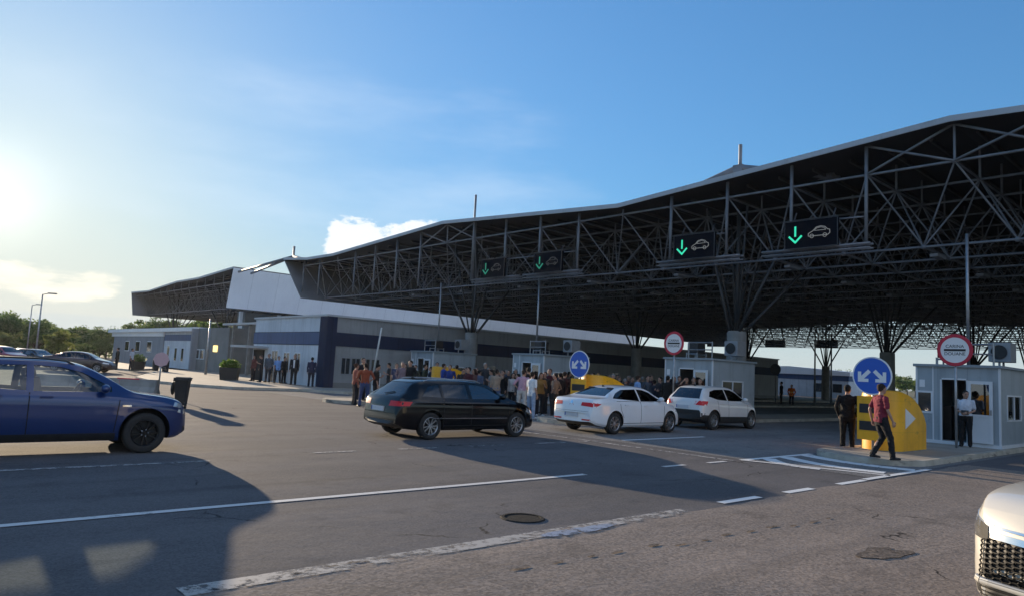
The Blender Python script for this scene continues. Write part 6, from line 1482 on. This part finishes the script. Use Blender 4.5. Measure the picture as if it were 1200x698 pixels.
    ('stand', 19.96, 43.89, 288.0, 0.14, '15161c', '15161a', '14100d', 'short', 'man in dark suit walking beside the light blue shirt at the end wall', 'people waiting before the terminal', 0.97, 'shoe_black'),
    ('stand', 19.68, 41.86, 233.0, 0.14, '181a22', '16171c', '201711', 'short', 'man in an open dark jacket over a white shirt before the end wall', 'people waiting before the terminal', 1.07, 'shoe_black'),
    ('stand', 19.7, 39.55, 58.0, 0.14, '232a48', '1c1f30', '1a130f', 'short', 'lone man in navy at the corner of the terminal building', 'people waiting before the terminal', 1.0, 'shoe_black'),
    ('stand', 14.76, 63.32, 148.0, 0.14, '16161a', '1a1a1e', '14100d', 'short', 'person in dark clothes on the far left pavement by the maroon car', None, 1.0, 'shoe_black'),
    ('tee', 15.9, 63.64, 318.0, 0.14, 'c4ccd8', '22242c', '2a1e16', 'short', 'man in a white shirt and dark trousers on the far left pavement', None, 1.0, 'shoe_black'),
    ('stand', 55.31, 28.31, 108.0, 0.14, '101014', '141418', '0e0c0a', 'short', 'person in dark clothes far under the canopy beside the hi-vis worker', None, 1.03, 'shoe_black'),
    ('pockets', 20.46, 8.52, 28.0, 0, '09090b', '0c0c0e', '0c0a09', 'short', 'tall man in black with white trainers behind the yellow bollard', None, 1.05, 'shoe_white'),
]
for pr, x, y, rz, z, s_, t_, h_, st_, l_, g_, sc_, sh_ in PEOPLE:
    o = person(pr, x, y, rz, z, s_, t_, h_, st_, l_, g_, sc_, sh_)
    if 'over a white shirt' in l_:
        b = MB(); b.prism([(.128, -.05, 1.44), (.128, .05, 1.44), (.128, .035, .98), (.128, -.035, .98)], (.012, 0, 0)); b.build('shirt_front', M['signwhite'], o)
mar = person('walk', 17.75, 6.62, -38, 0.14, '7c2438', '16161a', '2a1c14', 'short', 'man in a dark red shirt and black trousers walking before the yellow bollard', None, 1.0)
gd = person('guard', 25.35, 6.98, 190, 0.14, 'cfd4de', '101014', '16110e', 'short', 'uniformed guard in white short-sleeved shirt and black trousers at the open booth door', None, .98)
b = MB(); b.obox((.235, .01, 1.075), (.02, .20, .14)); extra(gd, 'notebook', b, M['black'])
hv = person('pockets', 40.1 * 1.42, 19.9 * 1.42, 200, 0.0, 'e86a14', '20222a', '1c1511', 'short', 'worker in a bright orange hi-vis jacket far under the canopy', None, 1.0)
b = MB()
rings(b, [(1.12, 0, .135, .172), (1.16, 0, .137, .175)], 20, None, .85)
b.build('reflective_band', mat('reflective_yellow', (.75, .7, .12), .4), hv, smooth=True)
# ------------------------------------------------------------------ trees
def tree_meshes(h, seed, leafmat, spread=.36, n=2400, size=.26):
    rnd = random.Random(seed); t = MB(); pts = []
    lean_ = Vector((rnd.uniform(-.05, .05), rnd.uniform(-.05, .05), 1))
    p0 = Vector((0, 0, -.1)); p1 = lean_ * h * .28; t.tube(p0, p1, h * .026, h * .019, n=8, caps=False)
    tips = []
    for i in range(7):
        a = 2 * math.pi * i / 7 + rnd.uniform(-.4, .4); s0 = p0.lerp(p1, rnd.uniform(.6, 1.0)); el_ = rnd.uniform(.5, 1.25)
        q = s0 + Vector((math.cos(a) * math.cos(el_), math.sin(a) * math.cos(el_), math.sin(el_))) * h * rnd.uniform(.25, .42)
        t.tube(s0, q, h * .011, h * .005, n=6, caps=False); tips.append(q)
        for k in range(2):
            q2 = q + Vector((rnd.uniform(-1, 1), rnd.uniform(-1, 1), rnd.uniform(.2, 1.2))).normalized() * h * rnd.uniform(.12, .24); t.tube(q, q2, h * .005, h * .002, n=5, caps=False); tips.append(q2)
    tr = t.mesh('trunk', [M['bark']], smooth=True)
    c = MB()
    for q in tips:
        for k in range(3):
            o = q + Vector((rnd.gauss(0, .09), rnd.gauss(0, .09), rnd.gauss(0, .06))) * h; rad = h * rnd.uniform(.06, .13)
            leaves(c, o, (rad * 1.25, rad * 1.25, rad * .8), n // (len(tips) * 3), size * rnd.uniform(.8, 1.2), rnd)
    return tr, c.mesh('crown', [leafmat])
TREES = [tree_meshes(7.0, 1, M['leaf']), tree_meshes(7.6, 2, M['leaf']), tree_meshes(6.4, 3, M['leaf'], n=2000), tree_meshes(4.0, 4, M['leaf_light'], n=2600, size=.17)]
def tree(x, y, k, sc, rz, label, group):
    t = empty('tree', (x, y, -.05), rz, label, 'tree', group); t.scale = (sc, sc, sc)
    link_mesh('trunk', TREES[k][0], t); link_mesh('crown', TREES[k][1], t)
rt_ = random.Random(21)
def at_px(px, d):
    lat = (px - 600) / 830 * d; return (.6675 * d + .7446 * lat, .7446 * d - .6675 * lat)
TB = 'trees in the row beyond the car park'; TL = 'dark green leafy tree in the hazy row beyond the car park'
for i in range(26):
    px = -60 + i * 7.6 + rt_.uniform(-2, 2); d = rt_.uniform(112, 138); x, y = at_px(px, d)
    tree(x, y, i % 3, rt_.uniform(.58, 1.08) * (1.0 if px < 100 else .85), rt_.uniform(0, 6), TL, TB)
for px, d, k, sc, l in ((73, 88, 3, 1.05, 'bright yellow-green bushy tree in the sun behind the parked cars'), (12, 92, 3, .95, 'yellow-green bushy tree by the left picture edge behind the parked cars'), (104, 95, 2, .42, 'low dark bush right of the bright yellow-green tree')):
    x, y = at_px(px, d); tree(x, y, k, sc, 1.0 + px, l, None)
for i, px in enumerate((158, 170, 182, 190, 200, 212, 224, 236, 248, 258, 268)):
    x, y = at_px(px, rt_.uniform(126, 140)); tree(x, y, i % 3, rt_.uniform(.95, 1.35), rt_.uniform(0, 6), 'dark tree showing above the side building roof under the side canopy', 'trees behind the side building')
for i in range(16):
    px = 985 + i * 9; x, y = at_px(px, rt_.uniform(190, 230)); tree(x, y, i % 3, rt_.uniform(.75, 1.05), rt_.uniform(0, 6), 'distant tree beyond the far end of the canopy', 'trees beyond the far end of the canopy')
b = MB()
for i in range(40):
    x, y = at_px(-80 + i * 5.5, 145); leaves(b, (x, y, 1.6), (3.0, 3.0, 1.9), 90, .5, rt_)
tag(b.build('undergrowth', M['leaf']), 'dark undergrowth below the row of trees beyond the car park', 'undergrowth', kind='stuff')

# ------------------------------------------------------------------ evening haze
hz = MB(); hz.box(-40, 320, -60, 260, -1.2, 16)
hm = bpy.data.materials.new('haze'); hm.use_nodes = True; hm.node_tree.nodes.clear()
vo = hm.node_tree.nodes.new('ShaderNodeOutputMaterial'); vp = hm.node_tree.nodes.new('ShaderNodeVolumePrincipled')
vp.inputs['Color'].default_value = (0.93, 0.95, 1.0, 1); vp.inputs['Density'].default_value = 0.00009; vp.inputs['Anisotropy'].default_value = 0.45
hm.node_tree.links.new(vp.outputs[0], vo.inputs['Volume'])
ho = hz.build('haze', hm); ho['kind'] = 'stuff'; ho['label'] = 'thin bright evening haze over the whole crossing'
